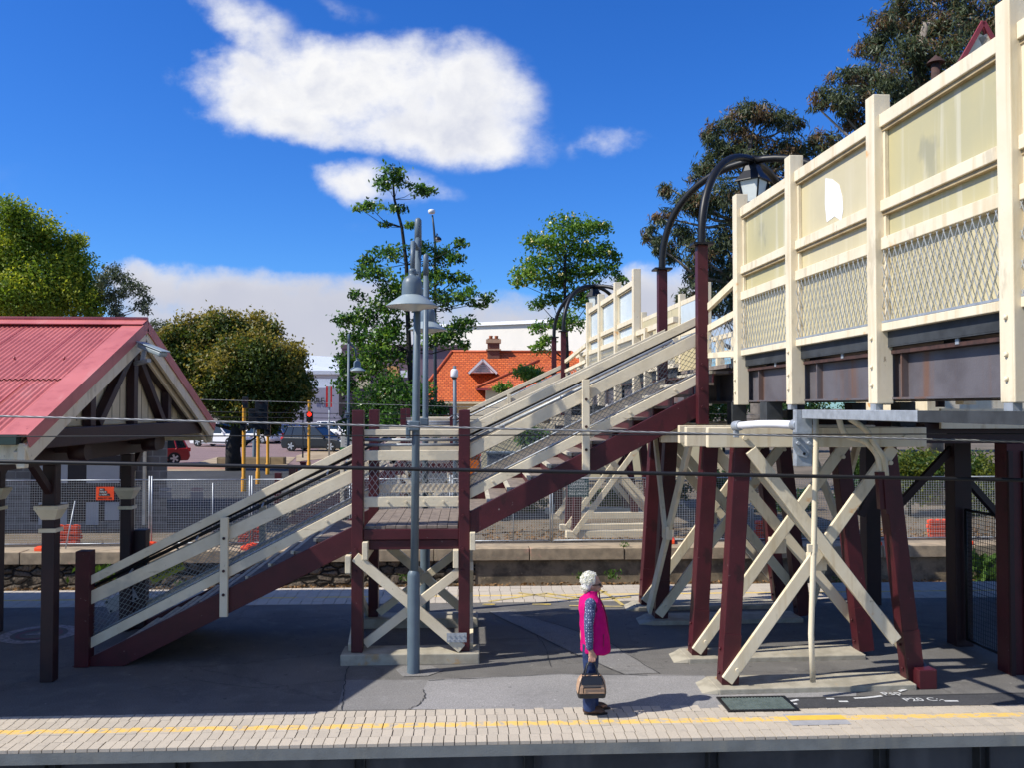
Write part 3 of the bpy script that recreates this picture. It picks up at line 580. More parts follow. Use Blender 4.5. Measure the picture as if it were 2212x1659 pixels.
# sloping wing rails from the last screen post down to the stair head posts
def wing(t0, t1):
    for za, zb, h in ((5.24, 4.87, .10), (4.79, 4.585, .09), (4.225, 4.225, .075)):
        one('wing_rail', CREAM, lambda b: b.vbeam(B(S0 + .08, t0 + .085, za), B(3.68, t1, zb), .08, h))
    one('wing_stile', CREAM, lambda b: b.beam(B(3.70, t1 - .05, 4.26), B(3.70, t1 - .05, 4.56), .05, .05))
    def fn(u, v): 
        k_ = u / .6; p0 = B(S0 + .075, t0 + .085, 4.27).lerp(B(3.68, t1 - .05, 4.27), k_); return p0 + Vector((0, 0, v * (1 - .42 * k_)))
    b = MB(); diamond(b, fn, .6, .48, .095, .205, .0055); b.build('mesh_guard', GALVMESH, bridge)
wing(TN[-1], 12.02); wing(TF[-1] + .35, 26.1)
# ------------------------------------------------------------------ trestles
def trestle(t, zb, label, boots=False, sill=False, lean=0.0):
    r = thing('bridge_trestle', label, 'trestle', B(4.75, t, zb), 'trestles carrying the footbridge')
    tb, ttop = B(3.55, t, 0), 3.0
    def bm(name, m_, p, q, w_, h, up=(0, 0, 1), parent=r, bev=.008):
        b = MB(); b.beam(p, q, w_, h, 0, up); return b.build(name, m_, parent, bev)
    Td = B(0, 1, 0)
    z0 = zb + .07
    for sa, sb in ((3.55, 3.74), (5.95, 5.62)):
        lg = bm('leg', MAROON, B(sa, t, z0), B(sb, t, 3.0), .21, .21, Td)
        d_ = (B(sb, t, 3.0) - B(sa, t, z0)).normalized()
        for q_ in (.12, .42):
            b = MB(); c_ = B(sa, t, z0) + d_ * q_ + B(-.105, 0, 0); b.tube([c_, c_ + B(-.025, 0, 0)], .018, 6); b.build('bolt', MAROON, lg)
        b = MB(); b.beam(B(sa - .0, t, z0) + B(0, -.11, 0), B(sa, t, z0) + d_ * .62 + B(0, -.11, 0), .215, .012, 0, Td); b.build('shoe_plate', MAROON, lg)
    for k_, (e_, s_a, s_b) in enumerate(((-.16, 3.26, 6.06), (.16, 3.08, 5.98))):
        b = MB(); bbox(b, s_a, s_b, t + e_ - .05, t + e_ + .05, 3.0, 3.245); cp = b.build('cap_beam', CREAM, r, .008)
        for sq in (3.72, 5.78):
            b = MB(); c_ = B(sq, t + e_ - .05, 3.12); b.tube([c_, c_ - Td * .03], .03, 8); b.build('bolt', CREAM, cp)
    A = bm('cross_brace', CREAM, B(3.50, t - .135, z0 + .06), B(5.66, t - .135, 2.99), .055, .15)
    bm('cross_brace', CREAM, B(3.78, t + .145, 2.99), B(6.02, t + .145, z0 + .22), .06, .15)
    bm('cross_brace', CREAM, B(3.80, t - .195, 2.97), B(5.64, t - .195, z0 + .52), .055, .15) if boots else None
    mid = B(4.73, t, (z0 + 3.0) / 2 + .02); b = MB(); bbox(b, 4.62, 4.80, t - .11, t + .11, mid.z - .10, mid.z + .10); b.build('spacer', CREAM, r, .006)
    for sa in (3.62, 5.6):
        b = MB(); c_ = B(sa, t - .175, z0 + .2 if sa < 4 else 2.8); b.tube([c_, c_ - Td * .025], .028, 8); b.build('bolt', CREAM, A)
    for s_ in (4.14, 5.87):
        b = MB(); bbox(b, s_ - .1, s_ + .1, t - .12, t + .12, 3.25, 3.565); b.build('bearing', DECKDARK, r)
    b = MB()
    if sill: bbox(b, 3.3, 6.2, t - .13, t + .13, zb, zb + .2); b.build('sill', CREAM2, r, .01)
    else:
        bbox(b, 3.36, 5.86, t - .27, t + .27, zb - .02, zb + .07)
        b.hexa([B(3.16, t - .2, zb), B(3.36, t - .27, zb), B(3.36, t + .27, zb), B(3.2, t + .24, zb), B(3.26, t - .16, zb + .035), B(3.36, t - .27, zb + .066), B(3.36, t + .27, zb + .066), B(3.27, t + .2, zb + .035)])
        b.build('footing', CONC, r, .012)
    if boots:
        b = MB(); bbox(b, 5.90, 6.13, t - .26, t + .12, zb, zb + .24); b.build('boot', MAROON, r, .01)
    return r
TB = [ZT(z_, 4.7) for z_ in (11.15, 12.45, 14.56, 15.54)]
trestle(TB[0], 0, 'nearest maroon and cream trestle, with the tall cream conduit pole in front', True)
trestle(TB[1], 0, 'second trestle from the platform edge, half hidden behind the nearest one')
r3 = trestle(TB[2], 0, 'third trestle under the footbridge, its left leg dark in the shade')
trestle(TB[3], 0, 'trestle beside the faded yellow line at the far edge of the platform')
TFB = [ZT(z_, 4.7) for z_ in (23.7, 25.0, 27.2, 28.4)]
trestle(TFB[0], 0, 'far trestle on a cream sill beam with the dark notice on its leg', False, True)
trestle(TFB[1], 0, 'second far trestle, just behind the one with the dark sign', False, True)
for k_ in (2, 3): trestle(TFB[k_], groundz(28), ('third far trestle under the distant stair head', 'farthest trestle of the footbridge')[k_ - 2], False, True)
for e_ in (0, 1):                                              # long braces between the second and third trestle
    for sd_ in (3.50, 5.95):
        b = MB(); p0, p1 = (B(sd_ + .12 * (1 if sd_ < 4 else -1), TB[1] + .12, 2.98), B(sd_ - .02, TB[2] - .1, .2)) if e_ == 0 else (B(sd_ + .12 * (1 if sd_ < 4 else -1), TB[2] - .12, 2.98), B(sd_ + .03, (TB[1] + TB[2]) / 2 - .02, 1.62))
        off_ = B(-.13 - .03 * e_, 0, 0) if sd_ < 4 else B(.13 + .03 * e_, 0, 0)
        b.beam(p0 + off_, p1 + off_, .055, .15); b.build('long_brace', CREAM, r3, .006)
b = MB(); bbox(b, 3.36, 3.46, (TB[1] + TB[2]) / 2 - .12, (TB[1] + TB[2]) / 2 + .14, 1.50, 1.70); b.build('spacer', CREAM, r3, .006)
# ------------------------------------------------------------------ stairs (front plane 12.25, back plane 14.30) and their copy at the far end
YS, YB = 12.25, 14.30
def F(px, py): q = P(px, py, YS); return q.x, q.z
CHAINM = DARKMESH
def staircase(off, label, first=True):
    dx, dy = off; r = thing('staircase', label, 'staircase', (F(600, 1300)[0] + dx, 13.2 + dy, 0 if first else 0), 'twin timber staircases of the footbridge')
    V3 = lambda x, y, z: Vector((x + dx, y + dy, z))
    def mk(name, m_, fn, bev=0.0, parent=r):
        b = MB(); fn(b); return b.build(name, m_, parent, bev)
    xn, xl, xr, xt = F(182, 1400)[0], F(773.5, 1100)[0], F(1003, 1100)[0], F(1517.5, 750)[0]
    for y in (YS, YB):
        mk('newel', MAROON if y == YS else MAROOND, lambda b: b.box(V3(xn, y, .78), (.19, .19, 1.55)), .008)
        for x_ in (xl, xr):
            lp = mk('landing_post', MAROON, lambda b: b.box(V3(x_, y, (3.46 + .15) / 2), (.155, .17, 3.46 - .15)), .008)
            for z in (2.0, 2.35, 2.75, 1.55, 1.25):
                if y == YS: mk('bolt', MAROON, lambda b: b.tube([V3(x_ - .02, y - .085, z), V3(x_ - .02, y - .115, z)], .022, 6), 0, lp)
    # sloping members: (left px, right px) on the front plane
    def line(a, c): return F(*a) + F(*c)
    flights = [dict(top=line((193, 1256), (762, 970)), wide=line((197, 1292), (762, 1029)), low_=line((197, 1389), (762, 1099)), st=line((215, 1437), (765, 1163)), tr=(F(232, 1400)[0], xl + .02, 0.0, 1.85), mid=(490, 1117, 1330), pipe=line((193, 1276), (762, 990))),
               dict(top=line((1014, 929), (1506, 692)), wide=line((1014, 977), (1506, 732)), low_=line((1014, 1067), (1506, 820)), st=line((1012, 1134), (1509, 874)), tr=(xr + .05, xt + .42, 1.85, 4.02), mid=(1264, 820, 1018), pipe=line((1014, 955), (1506, 712)))]
    for fi, f_ in enumerate(flights):
        for y in (YS, YB):
            yo = -.0 if y == YS else .0
            for key, h, wd in (('top', .125, .07), ('wide', .185, .05), ('low_', .145, .05)):
                x0, z0, x1, z1 = f_[key]
                mk('handrail' if key == 'top' else 'rail', CREAM2, lambda b: b.vbeam(V3(x0, y, z0), V3(x1, y, z1), wd, h), .006)
                if key == 'low_' and y == YS:
                    pr = r.children[-1]
                    for i in range(5):
                        k_ = (i + .5) / 5; q = V3(x0 + (x1 - x0) * k_, y - .026, z0 + (z1 - z0) * k_ + .01); mk('bolt', CREAM2, lambda b: b.tube([q, q - Vector((0, .02, 0))], .016, 6), 0, pr)
            x0, z0, x1, z1 = f_['st']
            if fi == 0:
                xa = x0 + .1; za = z0 + (z1 - z0) * .1 / (x1 - x0); sl = (z1 - z0) / (x1 - x0)
                zl = lambda x: z0 + (x - x0) * sl
                xb0 = x0 - (zl(x0) - .17 - .01) / sl        # bottom edge meets the ground
                xt0 = x0 - (zl(x0) + .17 - .01) / sl
                poly = [(xt0, .004), (xb0, .004), (x1, zl(x1) - .17), (x1, zl(x1) + .17)]
            else: poly = [(x0, z0 - .17), (x1, z1 - .17), (x1, z1 + .17), (x0, z0 + .17)]
            mk('stringer', MAROON, lambda b: b.prism([V3(x_, y - .045, z_) for x_, z_ in poly], (0, .09, 0)), .006)
            x0, z0, x1, z1 = f_['pipe']; yi = y + (.13 if y == YS else -.13)
            hp = mk('pipe_rail', GALV if fi else CABLE, lambda b: b.tube([V3(x0 - (0 if fi else .05), yi, z0), V3(x1 + .1, yi, z1)], .026, 8))
            hp2 = mk('pipe_rail', BLACK, lambda b: b.tube([V3(x0, yi, z0 + .085), V3(x1 + .05, yi, z1 + .085)], .02, 8))
            for i in range(4):
                k_ = (i + .6) / 4; q = V3(x0 + (x1 - x0) * k_, yi, z0 + (z1 - z0) * k_); mk('bracket', GALV, lambda b: b.beam(q, q + Vector((0, -.12 if y == YS else .12, -.05)), .02, .02), 0, hp)
            mp, m0, m1 = f_['mid']; xm = F(mp, 1000)[0]; zt, zb_ = F(mp, m0)[1], F(mp, m1)[1]
            yq = y - .085 if y == YS else y + .085
            bl = mk('baluster', CREAM, lambda b: b.box(V3(xm, yq, (zt + zb_) / 2), (.105, .06, zt - zb_)), .006)
            for z in (zt - .28, zb_ + .62, zb_ + .3): 
                if y == YS: mk('bolt', RUST, lambda b: b.tube([V3(xm, yq - .03, z), V3(xm, yq - .045, z)], .02, 8), 0, bl)
            # mesh between the wide rail and the low rail
            wx0, wz0, wx1, wz1 = f_['wide']; lx0, lz0, lx1, lz1 = f_['low_']; ym = y + (.05 if y == YS else -.05)
            Wd = wx1 - wx0
            def fn(u, v):
                k_ = u / Wd; a_ = lz0 + (lz1 - lz0) * k_ + .06; c_ = wz0 + (wz1 - wz0) * k_ - .08; return V3(wx0 + u, ym, a_ + (c_ - a_) * v / .45)
            b = MB(); diamond(b, fn, Wd, .45, .085, .075, .0035, 3); b.build('mesh_guard', CHAINM, r)
            mk('mesh_rod', GALV, lambda b: b.tube([V3(lx0, ym, lz0 + .09), V3(lx1, ym, lz1 + .09)], .012, 6))
        xs, xe, za, zb_ = f_['tr']; n_ = 11 if fi == 0 else 13; run = (xe - xs) / n_; rise = (zb_ - za) / n_
        for i in range(n_ - (1 if fi == 0 else 0)):
            x0 = xs + i * run; z = za + (i + 1) * rise
            tr_ = mk('tread', [GREYTIMBER, NOSING], lambda b: (b.box(V3(x0 + run / 2 + .03, (YS + YB) / 2, z - .02), (run + .02, YB - YS - .1, .04)), b.box(V3(x0 + .005, (YS + YB) / 2, z - .0185), (.055, YB - YS - .1, .043), 1)))
            mk('riser', MAROON, lambda b: b.box(V3(x0 + .03, (YS + YB) / 2, z - rise / 2 - .02), (.02, YB - YS - .1, rise - .04)))
    # landing
    zd = 1.86; np_ = 9
    for i in range(np_):
        x_ = xl + .09 + (xr - xl - .18) * (i + .5) / np_
        mk('landing_board', GREYTIMBER, lambda b: b.box(V3(x_, (YS + YB) / 2, zd - .02 + random.uniform(-.003, .003)), ((xr - xl - .18) / np_ - .008, YB - YS + .02, .04)))
    for y in (YS, YB):
        mk('landing_beam', MAROON, lambda b: (b.box(V3((xl + xr) / 2, y, zd - .115), (xr - xl - .158, .1, .14)), b.box(V3((xl + xr) / 2, y + .03, zd - .26), (xr - xl - .158, .1, .13))), .006)
        for z0, z1, wd in ((3.09, 3.19, .07), (2.76, 2.90, .05), (2.12, 2.26, .05)):
            lr = mk('landing_rail', CREAM2, lambda b: b.box(V3((xl + xr) / 2, y, (z0 + z1) / 2), (xr - xl - .158, wd, z1 - z0)), .006)
            if z0 < 2.3 and y == YS:
                for q in (.28, .45, .62, .8, .95): mk('bolt', CREAM2, lambda b: b.tube([V3(xl + (xr - xl) * q, y - .026, 2.19), V3(xl + (xr - xl) * q, y - .05, 2.19)], .015, 6), 0, lr)
        ym = y + (.05 if y == YS else -.05)
        b = MB(); diamond(b, lambda u, v: V3(xl + .08 + u, ym, 2.24 + v), xr - xl - .16, .54, .085, .12, .0042, 4); b.build('mesh_guard', GALVMESH, r)
        for z in (2.99, 3.06): mk('pipe_rail', GALV, lambda b: b.tube([V3(xl - .02, ym + (.08 if y == YS else -.08), z - .02), V3(xr + .02, ym + (.08 if y == YS else -.08), z - .02)], .022, 8))
        # bracing under the landing
        e = -1 if y == YS else 1
        mk('cross_brace', CREAM2, lambda b: b.beam(V3(xl - .02, y + e * .12, 1.46), V3(xr - .03, y + e * .12, .20), .06, .135), .006)
        mk('cross_brace', CREAM2, lambda b: b.beam(V3(xl + .09, y - e * .10, .22), V3(xr + .02, y - e * .10, 1.28), .06, .125), .006)
        mk('footing', CONC, lambda b: b.box(V3((xl + xr) / 2, y + (.06 if y == YS else 0), .07), (xr - xl + .42, .46, .155)), .015)
    for x_, q0 in ((xl, -1), (xr, 1)):
        for e, zc in ((-1, 1.36), (1, 1.54)):
            mk('cap_beam', CREAM2, lambda b: b.box(V3(x_ + e * .115, (YS + YB) / 2 - .02, zc if q0 < 0 else zc + (.12 if e > 0 else .06)), (.075, YB - YS + .30, .24)), .008)
        mk('side_brace', CREAM2, lambda b: b.beam(V3(x_ + q0 * .1, YS, 1.3), V3(x_ + q0 * .1, YB, .2), .05, .12))
        mk('side_brace', CREAM2, lambda b: b.beam(V3(x_ + q0 * .1, YB, 1.3), V3(x_ + q0 * .1, YS, .2), .05, .12))
    if first: 
        mk('repair_plate', GALV, lambda b: (b.box(V3(xr - .10, YS - .165, .36), (.27, .012, .125))))
        for ix in range(4):
            for iz in range(2): mk('bolt', GALV, lambda b: b.tube([V3(xr - .2 + ix * .065, YS - .17, .33 + iz * .06), V3(xr - .2 + ix * .065, YS - .184, .33 + iz * .06)], .009, 6), 0, r.children[-1])
    return r
near_stair = staircase((0, 0), 'near cream and maroon timber staircase climbing from the platform past a landing to the footbridge')
so_ = (-14.1 * math.sin(AB), 14.1 * math.cos(AB))
far_stair = staircase(so_, 'far twin staircase beyond the second track, partly hidden by the near one', False)
# signs hung in the stair mesh
def board(cen, w_, h, m_, label, cat, lines, lm, size, tilt=0.0, yaw=0.0, name='sign', stand=None):
    r = thing(name, label, cat, cen); ux = Vector((math.cos(tilt), 0, math.sin(tilt))); uz = Vector((-math.sin(tilt), 0, math.cos(tilt))); n_ = ux.cross(uz)
    b = MB(); b.beam(Vector(cen) - ux * w_ / 2, Vector(cen) + ux * w_ / 2, .008, h, 0, uz); b.build('board', m_, r)
    for (s_, sz, du, dv) in lines: text(s_, sz, Vector(cen) + ux * du + uz * dv + n_ * -0 + Vector((0, -.007, 0)), ux, uz, lm, r)
    return r
q = P(358, 1230, YB - .12); bs_ = board(q, .56, .26, YSIGN, 'faded yellow slippery when wet sign tied to the stair mesh', 'warning sign', [('SLIPPERY', .085, .08, .06), ('WHEN WET', .085, .08, -.05)], DLETTER, 0, R(25))
b = MB(); ux = Vector((math.cos(R(25)), 0, math.sin(R(25)))); uz = Vector((-math.sin(R(25)), 0, math.cos(R(25)))); c_ = q - ux * .19 + Vector((0, -.007, 0))
b.prism([c_ - ux * .06 - uz * .06, c_ + ux * .06 - uz * .06, c_ + uz * .06], (0, -.002, 0)); b.prism([c_ - ux * .035 - uz * .045 + Vector((0, -.003, 0)), c_ + ux * .035 - uz * .045 + Vector((0, -.003, 0)), c_ + uz * .03 + Vector((0, -.003, 0))], (0, -.001, 0), 1); b.build('symbol', [DLETTER, YSIGN], bs_)
q = P(262, 1298, YB - .12); wb = board(q, .50, .21, mat('plain_white_board', (.40, .40, .40), .6, (.33, .33, .33), 5, .5), 'blank white board tied in the mesh at the foot of the stairs', 'board', [], LETTER, 0, R(27))
for e in (-.21, .21):
    for g_ in (-.08, .08):
        c_ = q + Vector((math.cos(R(27)), 0, math.sin(R(27)))) * e + Vector((-math.sin(R(27)), 0, math.cos(R(27)))) * g_; b = MB(); b.tube([c_ + Vector((0, -.004, 0)), c_ + Vector((0, -.016, 0))], .02, 8); b.build('washer', BLACK, wb)
q = B(3.60, TFB[0] - .25, F(0, 0)[1]); q = P(1249, 1054, B(3.6, TFB[0], 0).y - .25)
board(q, .56, .49, SIGNG, 'dark blue-green limited clearance notice on the far trestle leg', 'notice', [('LIMITED', .085, 0, .17), ('CLEARANCE', .085, 0, .085), ('NO LIFTING OF', .062, 0, 0), ('TRACK WITHOUT', .062, 0, -.085), ('PRIOR APPROVAL', .062, 0, -.17)], LETTER, 0)
# ------------------------------------------------------------------ lamp arches over the stair heads
def arch(off, label):
    dx, dy = off; r = thing('lamp_arch', label, 'lamp', (B(4.76, 13.1, 3.1) + Vector((dx, dy, 0))), 'arched lamp frames over the stair heads')
    V = lambda s, t, z: B(s, t, z) + Vector((dx, dy, 0))
    cs, ct = 4.76, 13.10
    feet = [(3.62, 12.03), (3.62, 14.25), (5.92, 12.03), (5.92, 14.25)]
    for i, (s_, t_) in enumerate(feet):
        zt = 5.77; zb_ = 3.26 if i < 2 else 4.14
        po = thing  # noqa
        b = MB(); b.beam(V(s_, t_, zb_), V(s_, t_, zt), .15, .15, 0, (0, 1, 0)); po = b.build('post', MAROON, r, .008)
        b = MB(); b.beam(V(s_, t_, zt), V(s_, t_, zt + .03), .29, .29, 0, (0, 1, 0)); b.build('cap_plate', BLACK, po)
        for z in (3.5, 3.75, 4.1, 4.5, 5.45):
            if i < 2: b = MB(); b.tube([V(s_ - .02, t_ - .075, z), V(s_ - .02, t_ - .1, z)], .022, 6); b.build('bolt', MAROON, po)
        pts = []
        for k_ in range(17):
            a_ = math.pi / 2 * k_ / 16; c1, s1 = math.cos(a_) ** .9, math.sin(a_) ** .9
            pts.append(V(cs + (s_ - cs) * c1, ct + (t_ - ct) * c1, zt + .03 + 1.50 * s1))
        b = MB(); b.tube([V(s_, t_, zt + .01)] + pts, .058, 10); b.build('arch_tube', BLACK, r)
    b = MB(); b.tube([V(cs, ct, 7.36), V(cs, ct, 7.24)], .03, 8); b.lathe(V(cs, ct, 7.30), [(.0, .09), (.06, .07), (.08, 0), (.07, -.05), (0, -.06)], 12); b.build('hanger', BLACK, r)
    ln = MB(); z0 = 6.84
    ln.lathe(V(cs, ct, z0), [(0, .46), (.045, .455), (.05, .42), (.12, .38), (.15, .30), (.285, .155), (.29, .14), (.24, .135), (0, .13)], 4, 0, False)
    for i in range(4):
        a_ = math.pi / 2 * i
        p0 = V(cs + .23 * math.cos(a_), ct + .23 * math.sin(a_), z0 + .14); p1 = V(cs + .15 * math.cos(a_), ct + .15 * math.sin(a_), z0 - .20); ln.beam(p0, p1, .022, .022)
    ln.lathe(V(cs, ct, z0 - .20), [(0, .02), (.165, .015), (.165, -.02), (.08, -.05), (.04, -.09), (0, -.095)], 4, 0, False)
    lo = ln.build('lantern', BLACK, r)
    g = MB(); g.lathe(V(cs, ct, z0), [(.22, .135), (.145, -.185)], 4, 0, False); g.build('glass', LENS, lo)
arch((0, 0), 'black crossed arch with a lantern over the near stair head, on maroon posts')
arch(so_, 'distant black crossed arch with a lantern over the far stair head')
# ------------------------------------------------------------------ galvanised bracket, insulator and conduits on the near trestle
tA = ZT(3.9 * 1900 / 779, 3.9); Yb = B(3.9, tA, 0).y
r = thing('wire_bracket', 'galvanised steel bracket with bolted drop arm under the footbridge', 'bracket', P(1735, 950, Yb))
zA = P(1733, 895, Yb).z
tE = ZT(3.9 * 1900 / 1035, 3.9); b = MB(); b.beam(B(3.9, tA - .06, zA), B(3.9, tE, zA), .10, .095); b.build('arm', GALV, r, .006)
b = MB(); b.beam(B(3.9, tE - .002, zA), B(3.9, 3.4, zA), .098, .093); b.build('shaded_arm_tail', DECKDARK, r)  # rest of the arm, its shade put into a dark colour
for t_ in (TN[4], TN[3], TN[2]): b = MB(); bbox(b, 3.915, 3.985, t_ - .05, t_ + .05, zA + .048, 3.53); b.build('hanger', GALV, r)
b = MB(); p0, p1 = P(1733.5, 886, Yb), P(1733.5, 1008, Yb); b.beam(p0, p1, .175, .10, 0, (0, 1, 0)); b.build('drop_arm', GALV, r, .006)
b = MB(); b.prism([P(x, y, Yb - .07) for x, y in ((1713, 934), (1753, 934), (1757, 966), (1742, 990), (1722, 984), (1713, 966))], (0, .012, 0)); pl = b.build('bolt_plate', GALV, r)
for x, y in ((1722, 944), (1746, 944), (1722, 958), (1746, 958)):
    b = MB(); c_ = P(x, y, Yb - .07); b.tube([c_, c_ - Vector((0, .045, 0))], .020, 6); b.build('bolt', GALV, pl)
b = MB(); c_ = P(1737, 981, Yb - .07); b.tube([c_, c_ - Vector((0, .004, 0))], .016, 10); b.build('hole', BLACK, pl)
r = thing('insulator_rod', 'white insulating pipe clamped between the trestle cap and the galvanised bracket', 'pipe', P(1650, 918, 10.0))
ends = [P(1590, 921, 10.55), P(1640, 917, 10.15), P(1680, 917, 9.8), P(1722, 919, Yb + .02)]
b = MB(); b.tube(ends, .046, 10); b.build('pipe', WHITEP, r)
for q0_, q1_ in ((ends[0], ends[1]), (ends[3], ends[2])):
    d_ = (q1_ - q0_).normalized(); b = MB(); b.tube([q0_ - d_ * .03, q0_ + d_ * .08], .062, 10); b.box(q0_ - Vector((0, 0, .08)), (.06, .05, .12)); b.build('clamp', GALV, r, .004)
tc0 = B(0, TB[0], 0).y - .32
r = thing('conduit', 'tall cream conduit pole rising in front of the nearest trestle', 'conduit', G(1752, 1474, .12))
b = MB(); pts = [P(1762, 905, tc0), P(1763, 950, tc0), P(1758, 1180, tc0), P(1752, 1370, tc0), P(1756, 1474, tc0)]; b.tube(pts, .035, 10); b.build('pipe', CREAM, r)
b = MB(); q = P(1755, 1185, tc0); b.box(q, (.12, .05, .09)); b.build('clip', CREAM, r)
for k_, pp in enumerate((((1812, 905), (1820, 930), (1835, 945), (1868, 955), (1895, 985), (1901, 1020)), ((1835, 905), (1870, 930), (1888, 960), (1908, 990), (1914, 1030)))):
    r = thing('cable_conduit', ('lower', 'upper')[k_] + ' of two curved cream cable pipes on the trestle cap', 'conduit', P(1850, 950, tc0), 'curved cable pipes on the trestle')
    ctrl = [P(x, y, tc0 - .02 * k_) for x, y in pp]; sm_ = []
    for i in range(len(ctrl) - 1):
        p_m, p0, p1, p2 = ctrl[max(i - 1, 0)], ctrl[i], ctrl[i + 1], ctrl[min(i + 2, len(ctrl) - 1)]
        for j in range(6):
            u = j / 6; sm_.append(.5 * ((2 * p0) + (p1 - p_m) * u + (2 * p_m - 5 * p0 + 4 * p1 - p2) * u * u + (3 * p0 - p_m - 3 * p1 + p2) * u ** 3))
    b = MB(); b.tube(sm_ + [ctrl[-1]], .036, 8); b.build('pipe', CREAM, r)
    b = MB(); e = ctrl[-1]; b.beam(e, e - Vector((-.03, 0, .45)), .10, .09, 0, (0, 1, 0)); b.build('cover', MAROON, r)
# ------------------------------------------------------------------ raised office on posts at the right
Z0 = 3.02
of = thing('raised_office', 'steep gabled office raised on dark maroon posts beside the footbridge', 'building', B(9, 13.6, 0))
def ob(name, m_, a, bev=0.0, parent=of): 
    b = MB(); bbox(b, *a); return b.build(name, m_, parent, bev)
for s_, t_ in ((7.62, 12.5), (7.52, 11.15), (7.62, 15.2), (10.3, 12.5), (10.3, 11.15), (10.3, 15.2)):
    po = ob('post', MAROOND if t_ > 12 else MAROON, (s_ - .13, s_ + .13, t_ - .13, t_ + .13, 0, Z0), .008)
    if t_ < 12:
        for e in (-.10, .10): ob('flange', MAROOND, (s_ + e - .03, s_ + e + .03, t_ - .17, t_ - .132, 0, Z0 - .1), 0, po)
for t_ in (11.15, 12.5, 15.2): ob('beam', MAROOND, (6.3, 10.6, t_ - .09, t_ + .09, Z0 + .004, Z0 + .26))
ob('floor', DECKDARK, (6.45, 10.9, 10.95, 17, Z0 + .264, Z0 + .42)); ob('fascia', CREAM, (6.43, 10.92, 10.90, 10.947, Z0 + .20, Z0 + .46))
for s_, s2 in ((7.5, 6.6),):
    b = MB(); b.beam(B(7.56, 12.5, 2.92), B(6.70, 12.5, 2.05), .08, .10); b.build('knee_brace', MAROOND, of); b = MB(); b.beam(B(6.62, 12.5, 3.0), B(6.12, 12.5, 1.9), .08, .10); b.build('knee_brace', MAROOND, of)
    b = MB(); b.beam(B(7.68, 12.5, 2.5), B(8.9, 12.9, 1.4), .08, .10); b.build('knee_brace', MAROOND, of)
wl = ob('wall', CREAM, (8.25, 10.45, 14.4, 17, Z0 + .42, 8.35))
for s_ in (8.7, 9.6): ob('window', CARGLASS, (s_, s_ + .6, 14.385, 14.398, 4.6, 5.9), 0, wl)
ax, az_ = 9.13, 10.06
b = MB(); b.prism([B(8.13, 14.17, 8.352), B(10.13, 14.17, 8.352), B(ax, 14.17, az_ - .2)], B(0, .3, 0) - B(0, 0, 0)); b.build('gable', RUST, of)
for e in (-1, 1):
    b = MB(); b.prism([B(ax, 14.1, az_), B(ax + e * 1.35, 14.1, 7.72), B(ax + e * 1.35, 14.1, 7.66), B(ax, 14.1, az_ - .08)], B(0, .06, 0) - B(0, 0, 0)); rf = b.build('roof', REDTRIM, of)
    b = MB(); b.beam(B(ax, 14.06, az_ - .02), B(ax + e * 1.36, 14.06, 7.70), .035, .075); b.build('barge_board', REDTRIM, of)
    b = MB(); b.beam(B(ax, 14.085, az_ - .25), B(ax + e * 1.25, 14.085, 7.60), .03, .20); b.build('inner_barge', CREAM, of)
for i in range(4): ob('gable_slat', CREAM2, (ax - .42 + i * .09, ax + .42 - i * .09, 14.12, 14.16, 8.85 + i * .14, 8.91 + i * .14))
b = MB(); c_ = B(8.36, 14.2, 0); b.tube([c_ + Vector((0, 0, 3.5)), c_ + Vector((0, 0, 9.35))], .075, 12); vp = b.build('vent_pipe', RUST, of)
b = MB(); b.lathe(c_ + Vector((0, 0, 9.36)), [(.15, 0), (.13, .03), (0, .15)], 14); b.build('cowl', RUST, vp)
# mesh gate between the office posts
gt = thing('mesh_gate', 'black wire mesh gate between the dark posts at the right', 'gate', B(7.62, 11.8, 0))
b = MB()
fr = lambda t_, z: B(7.62, t_, z)
for t_ in (11.34, 12.32): b.tube([fr(t_, .12), fr(t_, 2.0)], .02, 8)
for z in (.12, 2.0): b.tube([fr(11.34, z), fr(12.32, z)], .02, 8)
b.build('frame', BLACK, gt)
b = MB()
for i in range(24): t_ = 11.34 + .98 * (i + .5) / 24; b.tube([fr(t_, .14), fr(t_, 1.98)], .004, 4, cap=False)
for i in range(30): z = .14 + 1.84 * (i + .5) / 30; b.tube([fr(11.35, z), fr(12.31, z)], .004, 4, cap=False)
b.build('wire_panel', BLACK, gt)
# ================================================================== platform shelter
XG, YR, ZR, YE0, YE1, ZE = -4.66, 12.78, 4.68, 9.45, 16.12, 3.18
sh = thing('platform_shelter', 'open platform shelter with red corrugated gable roof on dark timber posts', 'shelter', (-8.5, 12.7, 0))
def ss(name, m_, fn, bev=0.0, parent=sh):
    b = MB(); fn(b); return b.build(name, m_, parent, bev)
XL = -15.5
def corr(b, yr, zr, ye, ze, x0, x1, lift):
    n_ = int((x1 - x0) / .0135); xs = np.linspace(x0, x1, n_); d = Vector((0, ye - yr, ze - zr)).normalized(); nrm = Vector((0, -d.z, d.y)); nrm = nrm if nrm.z > 0 else -nrm
    rows = []
    for (y, z) in ((yr, zr), (ye, ze)):
        for x in xs: rows.append(Vector((x, y, z)) + nrm * (lift + .011 * math.sin(2 * math.pi * x / .066)))
    b.add(rows, [(i, i + 1, n_ + i + 1, n_ + i) for i in range(n_ - 1)], 0, True)
def lerp(a, c, t): return a + (c - a) * t
